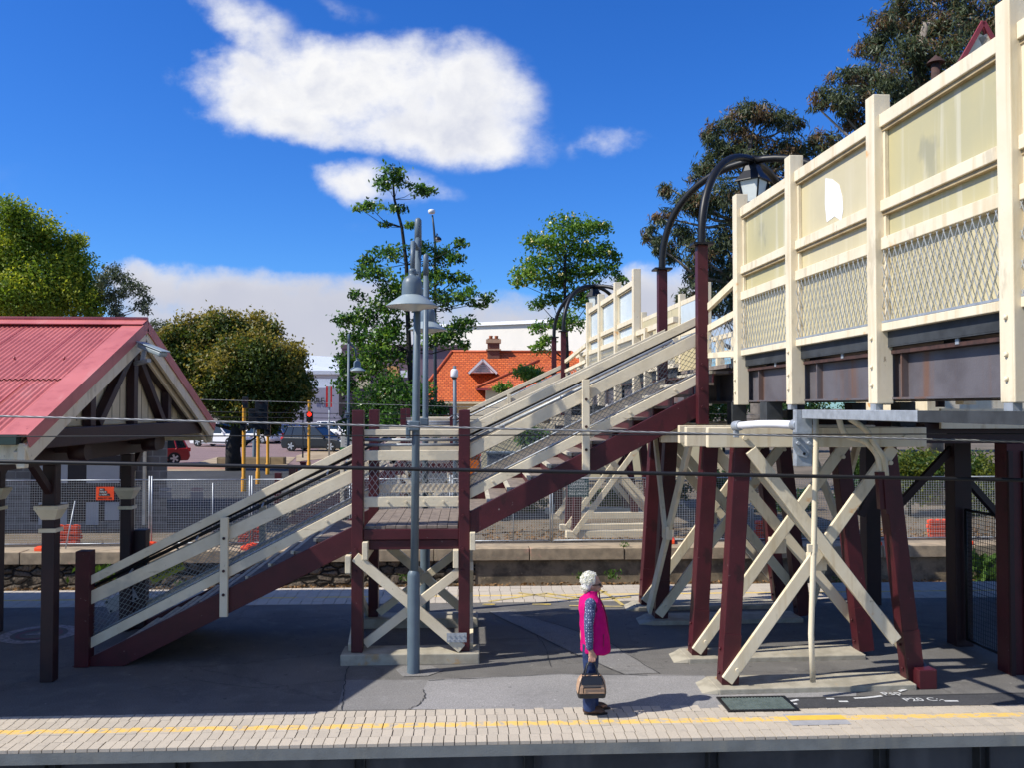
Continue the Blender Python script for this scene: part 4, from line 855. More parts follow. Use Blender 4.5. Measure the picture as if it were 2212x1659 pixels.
for nm_, ye in (('near', YE0), ('far', YE1)):
    ss('roof_sheet', PINKROOF, lambda b: corr(b, YR, ZR, lerp(YR, ye, .57), lerp(ZR, ZE, .57), XL, XG - .10, .018))
    ss('roof_sheet', PINKROOF, lambda b: corr(b, lerp(YR, ye, .53), lerp(ZR, ZE, .53), ye, ZE, XL, XG - .10, 0))
    ss('roof_lining', CREAM2, lambda b: b.beam((XG - .06 - 5.4, lerp(YR, ye, .0), ZR - .06), (XG - .06 - 5.4, ye, ZE - .06), 10.8, .03))
    d = Vector((0, ye - YR, ZE - ZR)).normalized()
    def capx(b):                                             # flat flashing along the gable edge, then fascia below
        b.beam((XG - .07, YR, ZR + .045), (XG - .07, ye + d.y * .04, ZE + .045 + d.z * .04), .30, .012)
        b.beam((XG + .075, YR, ZR + -.02), (XG + .075, ye + d.y * .04, ZE - .02 + d.z * .04), .014, .15)
    ss('gable_flashing', PINKROOF, capx)
    ss('barge_board', CREAM, lambda b: b.beam((XG + .035, YR, ZR - .18), (XG + .035, ye, ZE - .18), .05, .20), .005)
    ss('under_barge', CREAM2, lambda b: b.beam((XG - .06, YR, ZR - .24), (XG - .06, ye, ZE - .24), .04, .20), .005)
    ss('gutter', mat('green_gutter', (.03, .055, .045), .5), lambda b: (b.beam((XL, ye + d.y * .05, ZE - .02), (XG - .02, ye + d.y * .05, ZE - .02), .11, .10)))
    ss('fascia', CREAM, lambda b: b.beam((XL, ye - d.y * .06, ZE - .18), (XG + .01, ye - d.y * .06, ZE - .18), .04, .20))
    ss('end_block', CREAM, lambda b: b.box((XG + .0, ye - d.y * .01, ZE - .19), (.08, .09, .26)), .01)
ss('ridge_cap', PINKROOF, lambda b: (b.beam((XL, YR - .085, ZR + .035), (XG + .07, YR - .085, ZR + .035), .21, .012, 0, (0, -.42, 1)), b.beam((XL, YR + .085, ZR + .035), (XG + .07, YR + .085, ZR + .035), .21, .012, 0, (0, .42, 1)), b.tube([(XL, YR, ZR + .085), (XG + .075, YR, ZR + .085)], .03, 10)))
for i in range(13):                                          # side laps of the sheets and screw heads
    for ye in (YE0, YE1):
        x_ = XG - .75 - i * .792; ss('sheet_lap', REDTRIM, lambda b: b.beam((x_, lerp(YR, ye, .03), lerp(ZR, ZE, .03) + .034), (x_, lerp(YR, ye, .56), lerp(ZR, ZE, .56) + .034), .012, .006)); ss('sheet_lap', REDTRIM, lambda b: b.beam((x_ + .1, lerp(YR, ye, .58), lerp(ZR, ZE, .58) + .016), (x_ + .1, ye, ZE + .016), .012, .006))
for i in range(9):
    for e in (-1, 1): ss('roof_screw', REDTRIM, lambda b: b.tube([(XG - .5 - i * .62, YR + e * 1.3, ZR - .575), (XG - .5 - i * .62, YR + e * 1.3, ZR - .53)], .014, 6))
GABW = mat('gable_boards', (.66, .57, .38), .6, (.54, .46, .30), 3, .7, .2, 30)
gw = ss('gable_wall', GABW, lambda b: None or b.prism([(XG - .20, YR - 2.9, 3.27), (XG - .20, YR + 2.9, 3.27), (XG - .20, YR, ZR - .14)], (-.02, 0, 0)))
for i in range(-9, 10): ss('board_joint', mat('joint_brown', (.20, .17, .12), .9) if i == -9 else bpy.data.materials['joint_brown'], lambda b: b.box((XG - .198, YR + i * .27, (3.3 + ZR - .2 - abs(i) * .27 * .455) / 2), (.006, .012, max(.05, ZR - .26 - abs(i) * .27 * .456 - 3.3))), 0, gw)  # dark strips mark the joints between the gable boards
XK = XG - .13
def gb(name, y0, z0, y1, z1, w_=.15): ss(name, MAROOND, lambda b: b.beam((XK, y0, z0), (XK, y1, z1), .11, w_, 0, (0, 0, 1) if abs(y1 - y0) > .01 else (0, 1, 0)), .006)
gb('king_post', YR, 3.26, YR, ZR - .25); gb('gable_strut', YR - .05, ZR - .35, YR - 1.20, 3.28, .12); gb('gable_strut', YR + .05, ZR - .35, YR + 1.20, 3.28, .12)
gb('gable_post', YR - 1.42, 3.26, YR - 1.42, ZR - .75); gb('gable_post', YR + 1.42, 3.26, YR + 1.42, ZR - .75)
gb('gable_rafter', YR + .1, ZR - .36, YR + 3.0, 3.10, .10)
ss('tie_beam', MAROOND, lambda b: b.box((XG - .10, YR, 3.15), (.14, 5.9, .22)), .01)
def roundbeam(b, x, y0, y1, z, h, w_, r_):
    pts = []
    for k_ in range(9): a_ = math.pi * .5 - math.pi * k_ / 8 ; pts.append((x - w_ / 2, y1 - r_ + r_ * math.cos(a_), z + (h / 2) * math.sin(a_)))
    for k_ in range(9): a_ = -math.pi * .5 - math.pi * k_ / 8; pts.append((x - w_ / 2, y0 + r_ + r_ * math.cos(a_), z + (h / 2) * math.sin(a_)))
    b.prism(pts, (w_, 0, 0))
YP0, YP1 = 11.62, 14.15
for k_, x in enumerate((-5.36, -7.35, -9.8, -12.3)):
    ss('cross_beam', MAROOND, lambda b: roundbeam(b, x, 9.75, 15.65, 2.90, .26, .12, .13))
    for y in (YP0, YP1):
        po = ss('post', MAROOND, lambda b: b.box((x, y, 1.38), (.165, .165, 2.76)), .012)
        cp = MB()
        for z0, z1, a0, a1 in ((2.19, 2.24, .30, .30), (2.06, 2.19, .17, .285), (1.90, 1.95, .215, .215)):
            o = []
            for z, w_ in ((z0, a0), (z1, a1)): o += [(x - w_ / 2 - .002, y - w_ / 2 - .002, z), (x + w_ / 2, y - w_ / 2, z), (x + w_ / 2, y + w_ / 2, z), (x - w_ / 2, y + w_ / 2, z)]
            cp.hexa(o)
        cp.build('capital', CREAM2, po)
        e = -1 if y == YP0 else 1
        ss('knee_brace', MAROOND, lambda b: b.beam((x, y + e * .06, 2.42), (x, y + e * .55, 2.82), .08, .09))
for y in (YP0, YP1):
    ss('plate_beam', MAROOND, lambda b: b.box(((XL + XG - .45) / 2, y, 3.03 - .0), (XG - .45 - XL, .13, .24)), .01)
    ss('beam_end', MAROOND, lambda b: b.tube([(XG - .46, y, 2.93), (XG - .25, y, 2.93)], .12, 14))
# floodlight on the gable, and its bracket
fl = thing('gable_floodlight', 'grey shielded floodlight on the shelter gable peak', 'floodlight', (XG + .2, YR - .1, ZR - .4))
b = MB(); p0 = P(304, 745, 12.4); p1 = P(354, 766, 12.25); b.beam(p0, p1, .15, .07); b.build('housing', LAMPLT, fl, .02)
b = MB(); b.beam(p0 + Vector((0, 0, .045)), p1 + Vector((.03, 0, .04)), .19, .016); b.build('hood', LAMPLT, fl, .008)
b = MB(); q = P(310, 781, 12.4); b.beam(P(293, 785, 12.5), P(322, 778, 12.3), .06, .05); b.beam(P(308, 779, 12.4), P(312, 756, 12.4), .05, .05); b.build('bracket', GALV, fl)
# ================================================================== platform lamps
def lamp(base, topz, side, label, hz, group='blue-grey platform lamps', spigot=True, ang=None, lean=.045):
    """side: unit xy vector from the pole to its head"""
    x, y, z = base; r = thing('platform_lamp', label, 'lamp', base, group)
    L = lambda dx, dy, zz: Vector((x + dx, y + dy, zz))
    lx = lambda zz: lean * (zz - z) / (topz - z)
    b = MB(); b.lathe(L(0, 0, z), [(.083, 0), (.083, 1.28), (.078, 1.31), (.055, 1.345)], 20); b.build('sleeve', LAMPGREY, r)
    b = MB(); b.tube([L(lx(z + 1.3), 0, z + 1.3), L(lx(3.3), 0, 3.3), L(lx(topz - .35), 0, topz - .35)], [.054, .052, .044], 16); b.build('pole', LAMPGREY, r)
    b = MB(); b.tube([L(lx(topz), 0, topz - .37), L(lx(topz), 0, topz - .03), L(lx(topz), 0, topz)], [.05, .046, .025], 16); b.build('finial', LAMPGREY, r)
    b = MB(); b.box(L(lx(3.25) - .02, -.03, 3.25), (.15, .13, .13)); b.box(L(lx(3.25) - .10, -.04, 3.16), (.06, .07, .16)); b.build('bracket', LAMPGREY, r, .015)
    sx_, sy_ = side; d = .36
    hx, hy = sx_ * d + lx(hz), sy_ * d
    b = MB(); b.tube([L(lx(topz), 0, topz - .25), L(lx(topz) + sx_ * .10, sy_ * .10, topz - .42), L(hx * .75, hy * .75, hz + .85), L(hx * .95, hy * .95, hz + .47)], [.036, .036, .034, .032], 12); b.build('arm', LAMPGREY, r)
    hd = MB(); c_ = L(hx, hy, hz)
    hd.lathe(c_, [(0, .50), (.045, .49), (.05, .455), (.04, .43), (.05, .405), (.085, .385), (.115, .35), (.132, .30), (.135, .22), (.138, .145)], 24); h = hd.build('lamp_head', LAMPGREY, r)
    b = MB(); b.box(L(hx + .03, hy, hz + .44), (.10, .06, .05)); b.build('knuckle', LAMPGREY, h, .01)
    b = MB(); b.lathe(c_, [(.138, .148), (.16, .135), (.335, .012), (.34, 0), (.325, .002), (.15, .10)], 36); b.build('shade', LAMPLT, r)
    b = MB(); b.lathe(c_, [(.325, .004), (.20, -.012), (.12, -.045), (0, -.06)], 24); b.build('lens', LENS, r)
    return r
g0 = G(893, 1455); lamp((g0.x, g0.y, 0), 6.03, (-.12, -.98), 'tall blue-grey platform lamp nearest the camera, its bell shaped head facing the tracks', 4.80)
g1 = PZ(918, 1321, 15.1); lamp((g1.x, g1.y, 0), 6.15, (.05, 1.0), 'blue-grey platform lamp right behind the nearest one, head on its far side', 4.86, lean=.0)
g2 = PZ(752, 1000, 33.0); lamp((g2.x, g2.y, groundz(g2.y)), 6.28, (.8, .6), 'distant blue-grey lamp to the left of the tall tree', 4.88, lean=0)
for q_ in (g0,):
    pass
# ================================================================== overhead cables
def cable(label, a, c, Y, r_, m_, sag=.0, name='overhead_cable', group='cables across the view'):
    p, q = P(*a, Y), P(*c, Y); d = q - p; p, q = p - d * 1.2, q + d * 1.2; pts = []
    for i in range(25):
        u = i / 24; s_ = sag * (4 * (u - .5) ** 2 - 1); pts.append(p.lerp(q, u) + Vector((0, 0, s_)))
    b = MB(); b.tube(pts, r_, 8); o = b.build(name, m_); return tag(o, label, 'cable', group)
WTW = bpy.data.materials.new('twisted_wire'); WTW.use_nodes = True; k = N(WTW.node_tree)
v = k.n('ShaderNodeTexCoord').outputs['Object']; wv = k.n('ShaderNodeTexWave', bands_direction='DIAGONAL', i={'Vector': k.mapv(v, (1, 0, 6)), 'Scale': 9.0})
k.nt.links.new(k.n('ShaderNodeBsdfPrincipled', i={'Base Color': k.mix(wv.outputs[1], (.10, .10, .10), (.42, .42, .41)), 'Roughness': .5, 'Metallic': .3}).outputs[0], k.n('ShaderNodeOutputMaterial').inputs[0])
cable('pale twisted steel wire, the uppermost wire in front of the stairs', (0, 900), (2212, 955), 7.0, .0088, WTW)
cable('thin black cable between the twisted wire and the thick cable', (0, 944), (2212, 938), 7.4, .0055, CABLE)
cable('thick black cable, the lowest across the picture', (0, 998), (2212, 1038), 7.2, .0165, CABLE)
cable('fine grey wire over the far track, above the parked cars', (0, 851), (1100, 882), 19.3, .006, WTW)
cable('fine black wire over the far track at car roof level, upper of two', (0, 884), (1100, 899), 19.5, .008, CABLE)
cable('fine black wire over the far track at car roof level, lower of two', (0, 897), (1100, 908), 19.5, .007, CABLE)
# ================================================================== woman with a bag
SKIN = mat('sun_touched_skin', (.50, .285, .20), .55, (.40, .20, .145), 18, .6)
HAIR = mat('white_hair', (.80, .785, .77), .85, (.56, .545, .53), 30, .8, 1.0, 110)
VEST = mat('magenta_fleece', (.56, .008, .165), .95, (.44, .006, .125), 7, .7, .5, 140, spec=.1)
VESTD = mat('dark_magenta_trim', (.20, .008, .07), .8)
JEANS = mat('dark_blue_denim', (.012, .026, .085), .8, (.022, .045, .13), 9, .7, .3, 120)
SHOE = mat('brown_shoe_leather', (.085, .045, .030), .5, (.06, .03, .02), 14, .6); SOLE = mat('dark_sole', (.02, .016, .014), .7)
LEATHER = mat('black_bag_leather', (.014, .016, .022), .38, (.02, .022, .028), 10, .5); TAN = mat('tan_bag_leather', (.45, .29, .185), .5, (.36, .225, .14), 6, .7)
SH = bpy.data.materials.new('navy_patterned_shirt'); SH.use_nodes = True; k = N(SH.node_tree)
v = k.n('ShaderNodeTexCoord').outputs['Object']; vo = k.n('ShaderNodeTexVoronoi', i={'Vector': k.mapv(v, (1, 1, .9)), 'Scale': 36.0, 'Randomness': .25}); vo2 = k.n('ShaderNodeTexVoronoi', feature='DISTANCE_TO_EDGE', i={'Vector': k.mapv(v, (1, 1, .9)), 'Scale': 36.0, 'Randomness': .25})
c = k.mix(k.smooth(vo.outputs['Distance'], .36, .26), (.022, .034, .11), (.34, .39, .52)); c = k.mix(k.smooth(vo2.outputs['Distance'], .05, .0), c, (.18, .22, .36))
k.nt.links.new(k.n('ShaderNodeBsdfPrincipled', i={'Base Color': c, 'Roughness': .85}).outputs[0], k.n('ShaderNodeOutputMaterial').inputs[0])
pg = G(1280, 1539); per = thing('person', 'white-haired woman in a magenta vest, jeans and sunglasses waiting on the platform', 'person', (pg.x, pg.y, .005))
def L(x, y, z): return Vector((pg.x + x, pg.y + y, .005 + z))
def caps(b, pts, rs, n=12):
    b.tube([L(*p_) for p_ in pts], rs, n)
    for p_, r_ in ((pts[0], rs[0]), (pts[-1], rs[-1])): b.ell(L(*p_), (r_, r_, r_), n, 8)
def vox(o, size, smooth=3):
    m_ = o.modifiers.new('remesh', 'REMESH'); m_.mode = 'VOXEL'; m_.voxel_size = size; m_.use_smooth_shade = True
    if smooth: s_ = o.modifiers.new('smooth', 'SMOOTH'); s_.iterations = smooth; s_.factor = .5
    return o
b = MB()
b.ell(L(-.005, 0, 1.475), (.094, .074, .100), 18, 12); b.ell(L(.038, 0, 1.415), (.062, .055, .062), 14, 10); b.ell(L(.05, 0, 1.378), (.038, .034, .026), 12, 8)   # skull, face, chin
b.tube([L(.086, 0, 1.462), L(.118, 0, 1.425), L(.086, 0, 1.416)], [.010, .016, .012], 8); b.ell(L(.108, 0, 1.428), (.016, .015, .013), 10, 6)                     # nose
b.ell(L(.088, 0, 1.397), (.014, .026, .007), 10, 6); b.ell(L(.086, 0, 1.386), (.013, .022, .007), 10, 6); b.ell(L(.088, 0, 1.475), (.016, .050, .011), 10, 6)        # lips, brow
for e in (-1, 1): b.ell(L(-.005, e * .074, 1.440), (.020, .010, .030), 10, 7); b.ell(L(.068, e * .038, 1.425), (.026, .022, .025), 10, 7)                          # ears, cheeks
caps(b, [(-.025, 0, 1.28), (.01, 0, 1.40)], [.060, .052])
caps(b, [(-.02, 0, .86), (-.01, 0, 1.05), (-.03, 0, 1.22)], [.125, .12, .11], 14)
ARM = {-1: [(-.045, -.175, 1.265), (-.075, -.232, 1.03), (-.065, -.225, .80)], 1: [(-.02, .175, 1.265), (-.02, .232, 1.03), (.03, .215, .80)]}
for e in (-1, 1):
    caps(b, ARM[e], [.050, .040, .027]); a_ = Vector(ARM[e][2])
    hx, hy, hz = (-.035, -.215, .675) if e < 0 else (.05, .20, .675)
    caps(b, [tuple(a_), (hx - .006, hy, hz + .055)], [.027, .030]); b.ell(L(hx, hy, hz + .025), (.043, .020, .050), 12, 8)                                          # palm
    for i, (fx, ln_) in enumerate(((-.032, .030), (-.010, .036), (.012, .036), (.032, .031))):   # four fingers closing on the handles
        caps(b, [(hx + fx, hy - e * .0 + (-.012 if e < 0 else .012), hz - .005), (hx + fx, hy + (-.016 if e < 0 else .016), hz - .005 - ln_), (hx + fx, hy + (.010 if e < 0 else -.010), hz - .018 - ln_), (hx + fx, hy + (.022 if e < 0 else -.022), hz - ln_ * .5)], [.0095, .009, .0085, .008], 8)
    caps(b, [(hx + .034, hy, hz + .045), (hx + .052, hy + (.010 if e < 0 else -.010), hz + .010), (hx + .040, hy + (.022 if e < 0 else -.022), hz - .022)], [.012, .0105, .009], 8)
LEG = {-1: [(-.03, -.085, .82), (-.035, -.085, .46), (-.06, -.085, .08)], 1: [(-.01, .085, .82), (.0, .085, .46), (.0, .085, .08)]}
for e in (-1, 1): caps(b, LEG[e], [.085, .055, .042])
body = vox(b.build('body', SKIN, per), .0065, 2)
def loft(b, rings, n=36, p_=2.4, mi=0):
    o = []
    for (z, cx, cy, rx, ry) in rings:
        for j in range(n):
            t = 2 * math.pi * j / n; c_, s_ = math.cos(t), math.sin(t)
            f_ = (abs(c_) ** p_ + abs(s_) ** p_) ** (-1 / p_); w_ = 1 + .012 * math.sin(5 * t + z * 31) + .010 * math.sin(9 * t - z * 47)
            o.append(L(cx + rx * c_ * f_ * w_, cy + ry * s_ * f_ * w_, z))
    b.add(o, [(i * n + j, i * n + (j + 1) % n, (i + 1) * n + (j + 1) % n, (i + 1) * n + j) for i in range(len(rings) - 1) for j in range(n)], mi, True)
b = MB(); loft(b, [(.70, .035, 0, .150, .205), (.695, .035, 0, .170, .228), (.76, .033, 0, .168, .226), (.86, .025, 0, .163, .222), (.96, .015, 0, .158, .214), (1.06, .005, 0, .152, .205), (1.15, -.01, 0, .145, .198), (1.22, -.022, 0, .132, .190), (1.27, -.030, 0, .115, .172), (1.30, -.032, 0, .098, .140), (1.325, -.028, 0, .080, .098), (1.345, -.018, 0, .074, .080), (1.385, -.006, 0, .078, .078), (1.388, -.006, 0, .070, .070), (1.34, -.014, 0, .066, .070)])
vest = b.build('vest', VEST, per); s_ = vest.modifiers.new('subsurf', 'SUBSURF'); s_.levels = s_.render_levels = 2
tx = bpy.data.textures.new('cloth_folds', 'CLOUDS'); tx.noise_scale = .11; tx.noise_depth = 2
def folds(o, st, sc_=1.0):
    d_ = o.modifiers.new('folds', 'DISPLACE'); d_.texture = tx; d_.texture_coords = 'LOCAL'; d_.strength = st; d_.mid_level = .5
folds(vest, .028)
b = MB(); b.tube([L(.206, -.012, .70), L(.19, -.012, .86), L(.166, -.012, 1.06), L(.13, -.012, 1.2), L(.085, -.012, 1.29), L(.075, -.012, 1.385)], .008, 6); b.build('zip', VESTD, vest)
b = MB(); b.tube([L(.10, -.203, .93), L(.098, -.216, .86), L(.095, -.224, .80)], .005, 6); b.build('pocket', VESTD, vest)
b = MB()
for k_ in range(13):                                                            # bound arm hole
    a_ = 2 * math.pi * k_ / 12; q = L(-.045 + .070 * math.cos(a_), -.185, 1.21 + .085 * math.sin(a_)); (b.v.append(tuple(q)))
pts_ = [Vector(x) for x in b.v]; b = MB(); b.tube(pts_, .007, 6); b.build('arm_hole', VESTD, vest)
for e in (-1, 1):
    b = MB(); pr = [Vector(x) for x in ARM[e]]; caps(b, [tuple(pr[0]), tuple(pr[0].lerp(pr[1], .5)), tuple(pr[1]), tuple(pr[1].lerp(pr[2], .5)), tuple(pr[2] + Vector((0, 0, -.005)))], [.066, .060, .054, .047, .044], 16); folds(vox(b.build('sleeve', SH, per), .008, 2), .02)
b = MB(); b.ell(L(-.01, 0, .80), (.12, .165, .13), 18, 10)
for e in (-1, 1): q = LEG[e]; b.tube([L(q[0][0], q[0][1], .80), L(q[1][0] - .005, q[1][1], .46), L(q[2][0] + .006, q[2][1], .22), L(q[2][0] + .015, q[2][1], .045)], [.100, .078, .070, .072], 16)
folds(vox(b.build('trousers', JEANS, per), .009, 2), .028)
for e in (-1, 1):
    q = LEG[e][2]; x0 = q[0] + .055
    b = MB(); b.ell(L(x0 - .06, q[1], .052), (.062, .044, .052), 14, 8); b.ell(L(x0 + .015, q[1], .042), (.105, .046, .040), 16, 8); b.ell(L(x0 + .085, q[1], .030), (.052, .044, .028), 14, 8); so2 = vox(b.build('shoe', SHOE, per), .006, 1)
    b = MB(); b.prism([L(x0 + .03 + .135 * math.cos(t), q[1] + .048 * math.sin(t), -.001) for t in [2 * math.pi * i / 20 for i in range(20)]], (0, 0, .016)); b.build('sole', SOLE, so2)
b = MB(); b.ell(L(-.034, 0, 1.494), (.094, .090, .098), 20, 12); b.ell(L(-.066, 0, 1.44), (.062, .080, .075), 16, 10)
for i in range(230):
    a_ = random.uniform(0, 2 * math.pi); z_ = random.uniform(-.75, 1); rr = math.sqrt(max(0, 1 - z_ * z_)); dx, dy = math.cos(a_) * rr, math.sin(a_) * rr
    if dx > .42 and z_ < .62 - .0: continue
    if z_ < -.15 and dx > -.05: continue
    r_ = random.uniform(.006, .014); jj = random.uniform(.94, 1.04); b.ell(L(-.034 + dx * .098 * jj, dy * .090 * jj, 1.494 + z_ * .101 * jj), (r_, r_, r_ * .9), 8, 6)
hr_ = vox(b.build('hair', HAIR, per), .005, 4)
cc_, dd_ = [], []
while len(cc_) < 2600:
    d = RNG.normal(size=3); d /= np.linalg.norm(d)
    if (d[0] > .50 and d[2] < .66) or (d[2] < -.15 and d[0] > -.02): continue
    q_ = np.array([-.034 + d[0] * .101, d[1] * .094, 1.494 + d[2] * .104]) if d[2] > -.25 else np.array([-.064 + d[0] * .070, d[1] * .086, 1.445 + d[2] * .085])
    cc_.append(q_ + RNG.normal(size=3) * .005 + np.array([pg.x, pg.y, .005])); t_ = np.cross(d, RNG.normal(size=3)); dd_.append(t_ + d * RNG.uniform(-.2, .7))
HT = leafmat('white_hair_curls', (.90, .89, .88), (.72, .70, .69), .3, .7)
hc = leafobj('curls', [quads(np.array(cc_), RNG.uniform(.014, .032, len(cc_)), np.array(dd_), .28)], [HT], hr_); hc['kind'] = 'stuff'
sg = MB()
for e in (-1, 1): sg.ell(L(.090, e * .036, 1.452), (.012, .030, .022), 12, 8)
gl = sg.build('sunglasses', CARGLASS, per)
b = MB()
for e in (-1, 1): b.beam(L(.09, e * .066, 1.458), L(-.01, e * .080, 1.456), .006, .010)
b.build('temple_arm', BLACK, gl)
# bag in her right hand
bx, by = -.045, -.215
bag = thing('handbag', 'tan and black leather handbag held by the woman', 'bag', tuple(L(bx, by, .235)))
def bagring(z, rx, ry): return [L(bx + rx * sx_ * a_, by + ry * sy_ * c_, z) for sx_, sy_, a_, c_ in ((-1, -1, .86, 1), (1, -1, .86, 1), (1, -1, 1, .7), (1, 1, 1, .7), (1, 1, .86, 1), (-1, 1, .86, 1), (-1, 1, 1, .7), (-1, -1, 1, .7))]
def bagpart(zs): 
    b = MB(); n_ = 8; vs = []
    for z, rx, ry in zs: vs += bagring(z, rx, ry)
    b.add(vs, [tuple(range(n_))[::-1], tuple(range(len(vs) - n_, len(vs)))] + [(i * n_ + j, i * n_ + (j + 1) % n_, (i + 1) * n_ + (j + 1) % n_, (i + 1) * n_ + j) for i in range(len(zs) - 1) for j in range(n_)]); return b
bagpart([(.24, .152, .070), (.292, .162, .080)]).build('base', LEATHER, bag, .008)
bagpart([(.293, .163, .081), (.36, .162, .076), (.43, .150, .058), (.465, .130, .043), (.484, .108, .03)]).build('tan_body', TAN, bag, .008)
b = MB(); b.prism([L(bx - .118, by - .078, .392), L(bx + .118, by - .078, .392), L(bx + .108, by - .053, .472), L(bx - .108, by - .053, .472)], (0, -.006, .004)); b.prism([L(bx - .112, by - .056, .47), L(bx + .112, by - .056, .47), L(bx + .10, by + .03, .486), L(bx - .10, by + .03, .486)], (0, 0, .006)); b.build('upper_panel', LEATHER, bag)
b = MB(); b.box(L(bx + .0, by - .088, .365), (.20, .008, .012)); b.box(L(bx - .098, by - .092, .335), (.010, .008, .055)); b.build('zip', LEATHER, bag)
for e in (-1, 1):
    b = MB(); b.tube([L(bx - .085, by + e * .060 * (1 if e < 0 else .4), .40), L(bx - .075, by + e * .05, .49), L(bx - .045, by + e * .02, .60), L(bx + .005, by + .004 * e, .648), L(bx + .05, by + e * .02, .60), L(bx + .075, by + e * .05, .49), L(bx + .085, by + e * .060 * (1 if e < 0 else .4), .40)], .009, 8); b.build('handle', LEATHER, bag)
for e in (-1, 1):
    b = MB(); b.tube([L(bx + e * .155, by - .078, .30), L(bx + e * .135, by - .068, .40), L(bx + e * .110, by - .05, .465)], .005, 6); b.build('piping', LEATHER, bag)
# ================================================================== temporary fence beyond the far track
YFN = 22.65
def fz(x): return 0.0
xe = [P(325 + 216.5 * i, 1100, YFN).x for i in range(-2, 11)]
FENCELAB = ['leftmost temporary fence panel behind the big shelter posts', 'temporary fence panel with the orange hire sign wired to it', 'temporary fence panel just left of the stair handrail with the bare tree trunk behind', 'temporary fence panel seen through the lower stair flight', 'temporary fence panel behind the landing legs', 'temporary fence panel below the upper stair flight, beside the dark notice', 'temporary fence panel right of the dark notice', 'temporary fence panel behind the maroon trestle legs', 'temporary fence panel behind the crossed braces', 'temporary fence panel behind the leaning trestle leg at the right', 'temporary fence panel with shrubs between the office posts', 'rightmost temporary fence panel']
for i, (xa, xb) in enumerate(zip(xe, xe[1:])):
    z0 = .07; z1 = 1.66; t = thing('temporary_fence', FENCELAB[i], 'fence', ((xa + xb) / 2, YFN, 0), 'temporary wire fence panels beyond the far track')
    for x_ in (xa + .03, xb - .03):
        b = MB(); b.tube([(x_, YFN, .02), (x_, YFN, 1.76)], .019, 8); b.build('upright', GALV, t)
    for z in (z0, z1): b = MB(); b.tube([(xa + .03, YFN, z), (xb - .03, YFN, z)], .016, 8); b.build('rail', GALV, t)
    if i in (2, 5): b = MB(); b.tube([(xa + (xb - xa) * .62, YFN, z0), (xa + (xb - xa) * .62, YFN, 1.58)], .016, 8); b.build('stay', GALV, t)
    b = MB(); nv_, nh_ = 40, 26
    for j in range(1, nv_): x_ = xa + .03 + (xb - xa - .06) * j / nv_; b.tube([(x_, YFN, z0), (x_, YFN, z1)], .0036, 3, cap=False, sm=False)
    for j in range(1, nh_): z = z0 + (z1 - z0) * j / nh_; b.tube([(xa + .03, YFN, z), (xb - .03, YFN, z)], .0036, 3, cap=False, sm=False)
    b.build('wire_mesh', GALVMESH, t)
def block(c, label, rz=0.0, group='orange fence feet'):
    t = thing('fence_block', label, 'fence block', c, group); b = MB()
    b.box((c[0], c[1], c[2] + .05), (.60, .22, .10), 0, rz); o = b.build('block', ORANGE, t, .02)
    for e in (-.2, 0, .2):
        b = MB(); b.box((c[0] + e * math.cos(rz), c[1] + e * math.sin(rz), c[2] + .108), (.10, .16, .02), 0, rz); b.build('socket_rib', ORANGE, o, .005)
blks = {1: 'left of the shelter post on the coping', 2: 'at the foot of the fence by the back stair newel', 3: 'single orange fence foot at the lower stair flight', 8: 'lone one between the maroon trestle legs at the right', 9: 'beside the dark office post'}
for px, y_, lab in ((100, 22.2, 'single orange fence foot on the coping left of the shelter post'), (318, 22.4, 'single orange fence foot beside the back stair newel'), (540, 22.1, 'single orange fence foot below the orange stack seen through the stairs'), (930, 22.4, 'single orange fence foot behind the stair landing legs'), (1890, 22.1, 'single orange fence foot between the two leaning maroon legs'), (2085, 22.1, 'single orange fence foot touching the dark office post'), (1448, 22.6, 'single orange fence foot behind the trestle by the far platform edge')):
    p_ = P(px, 1180, y_); block((p_.x, y_, .0), lab, R(78))
for px, lab in ((147, 'behind the shelter post'), (543, 'seen through the stair mesh'), (1655, 'behind the crossed cream braces'), (2030, 'in front of the shrubs at the right')):
    p_ = P(px, 1160, 23.05)
    for k_, w_ in enumerate(('lowest', 'second', 'third', 'topmost')): block((p_.x + random.uniform(-.03, .03), 23.05, .125 * k_), f'{w_} orange fence foot of the stack {lab}', R(random.uniform(-4, 4)))
for px, lab in ((150, 'short steel fence stay by the orange stack at the left'), (2068, 'short steel fence stay leaning by the orange stack at the right')):
    p_ = P(px, 1165, 22.4); b = MB(); b.tube([(p_.x, 22.2, .02), (p_.x + .06, 22.55, 1.15)], .015, 8); tag(b.build('fence_stay', GALV), lab, 'stay')
# orange hire sign on the fence
q = P(227, 1067, YFN - .03); r = thing('fence_sign', 'orange fence hire sign on the wire panel', 'sign', q)
b = MB(); b.box(q, (.44, .012, .33)); b.build('board', ORANGE, r)
for s_, dz, dx, wd in (('ALL', .10, -.075, .13), ('FENCE', .035, -.045, .19), ('U RENT...', -.03, -.015, .27)):
    b = MB(); b.box((q.x + dx, q.y - .009, q.z + dz), (wd, .004, .058)); b.build('label_strip', DLETTER, r); text(s_, .056, (q.x + dx, q.y - .013, q.z + dz), (1, 0, 0), (0, 0, 1), LETTER, r)
text('0408 877 200', .062, (q.x, q.y - .008, q.z - .12), (1, 0, 0), (0, 0, 1), DLETTER, r)
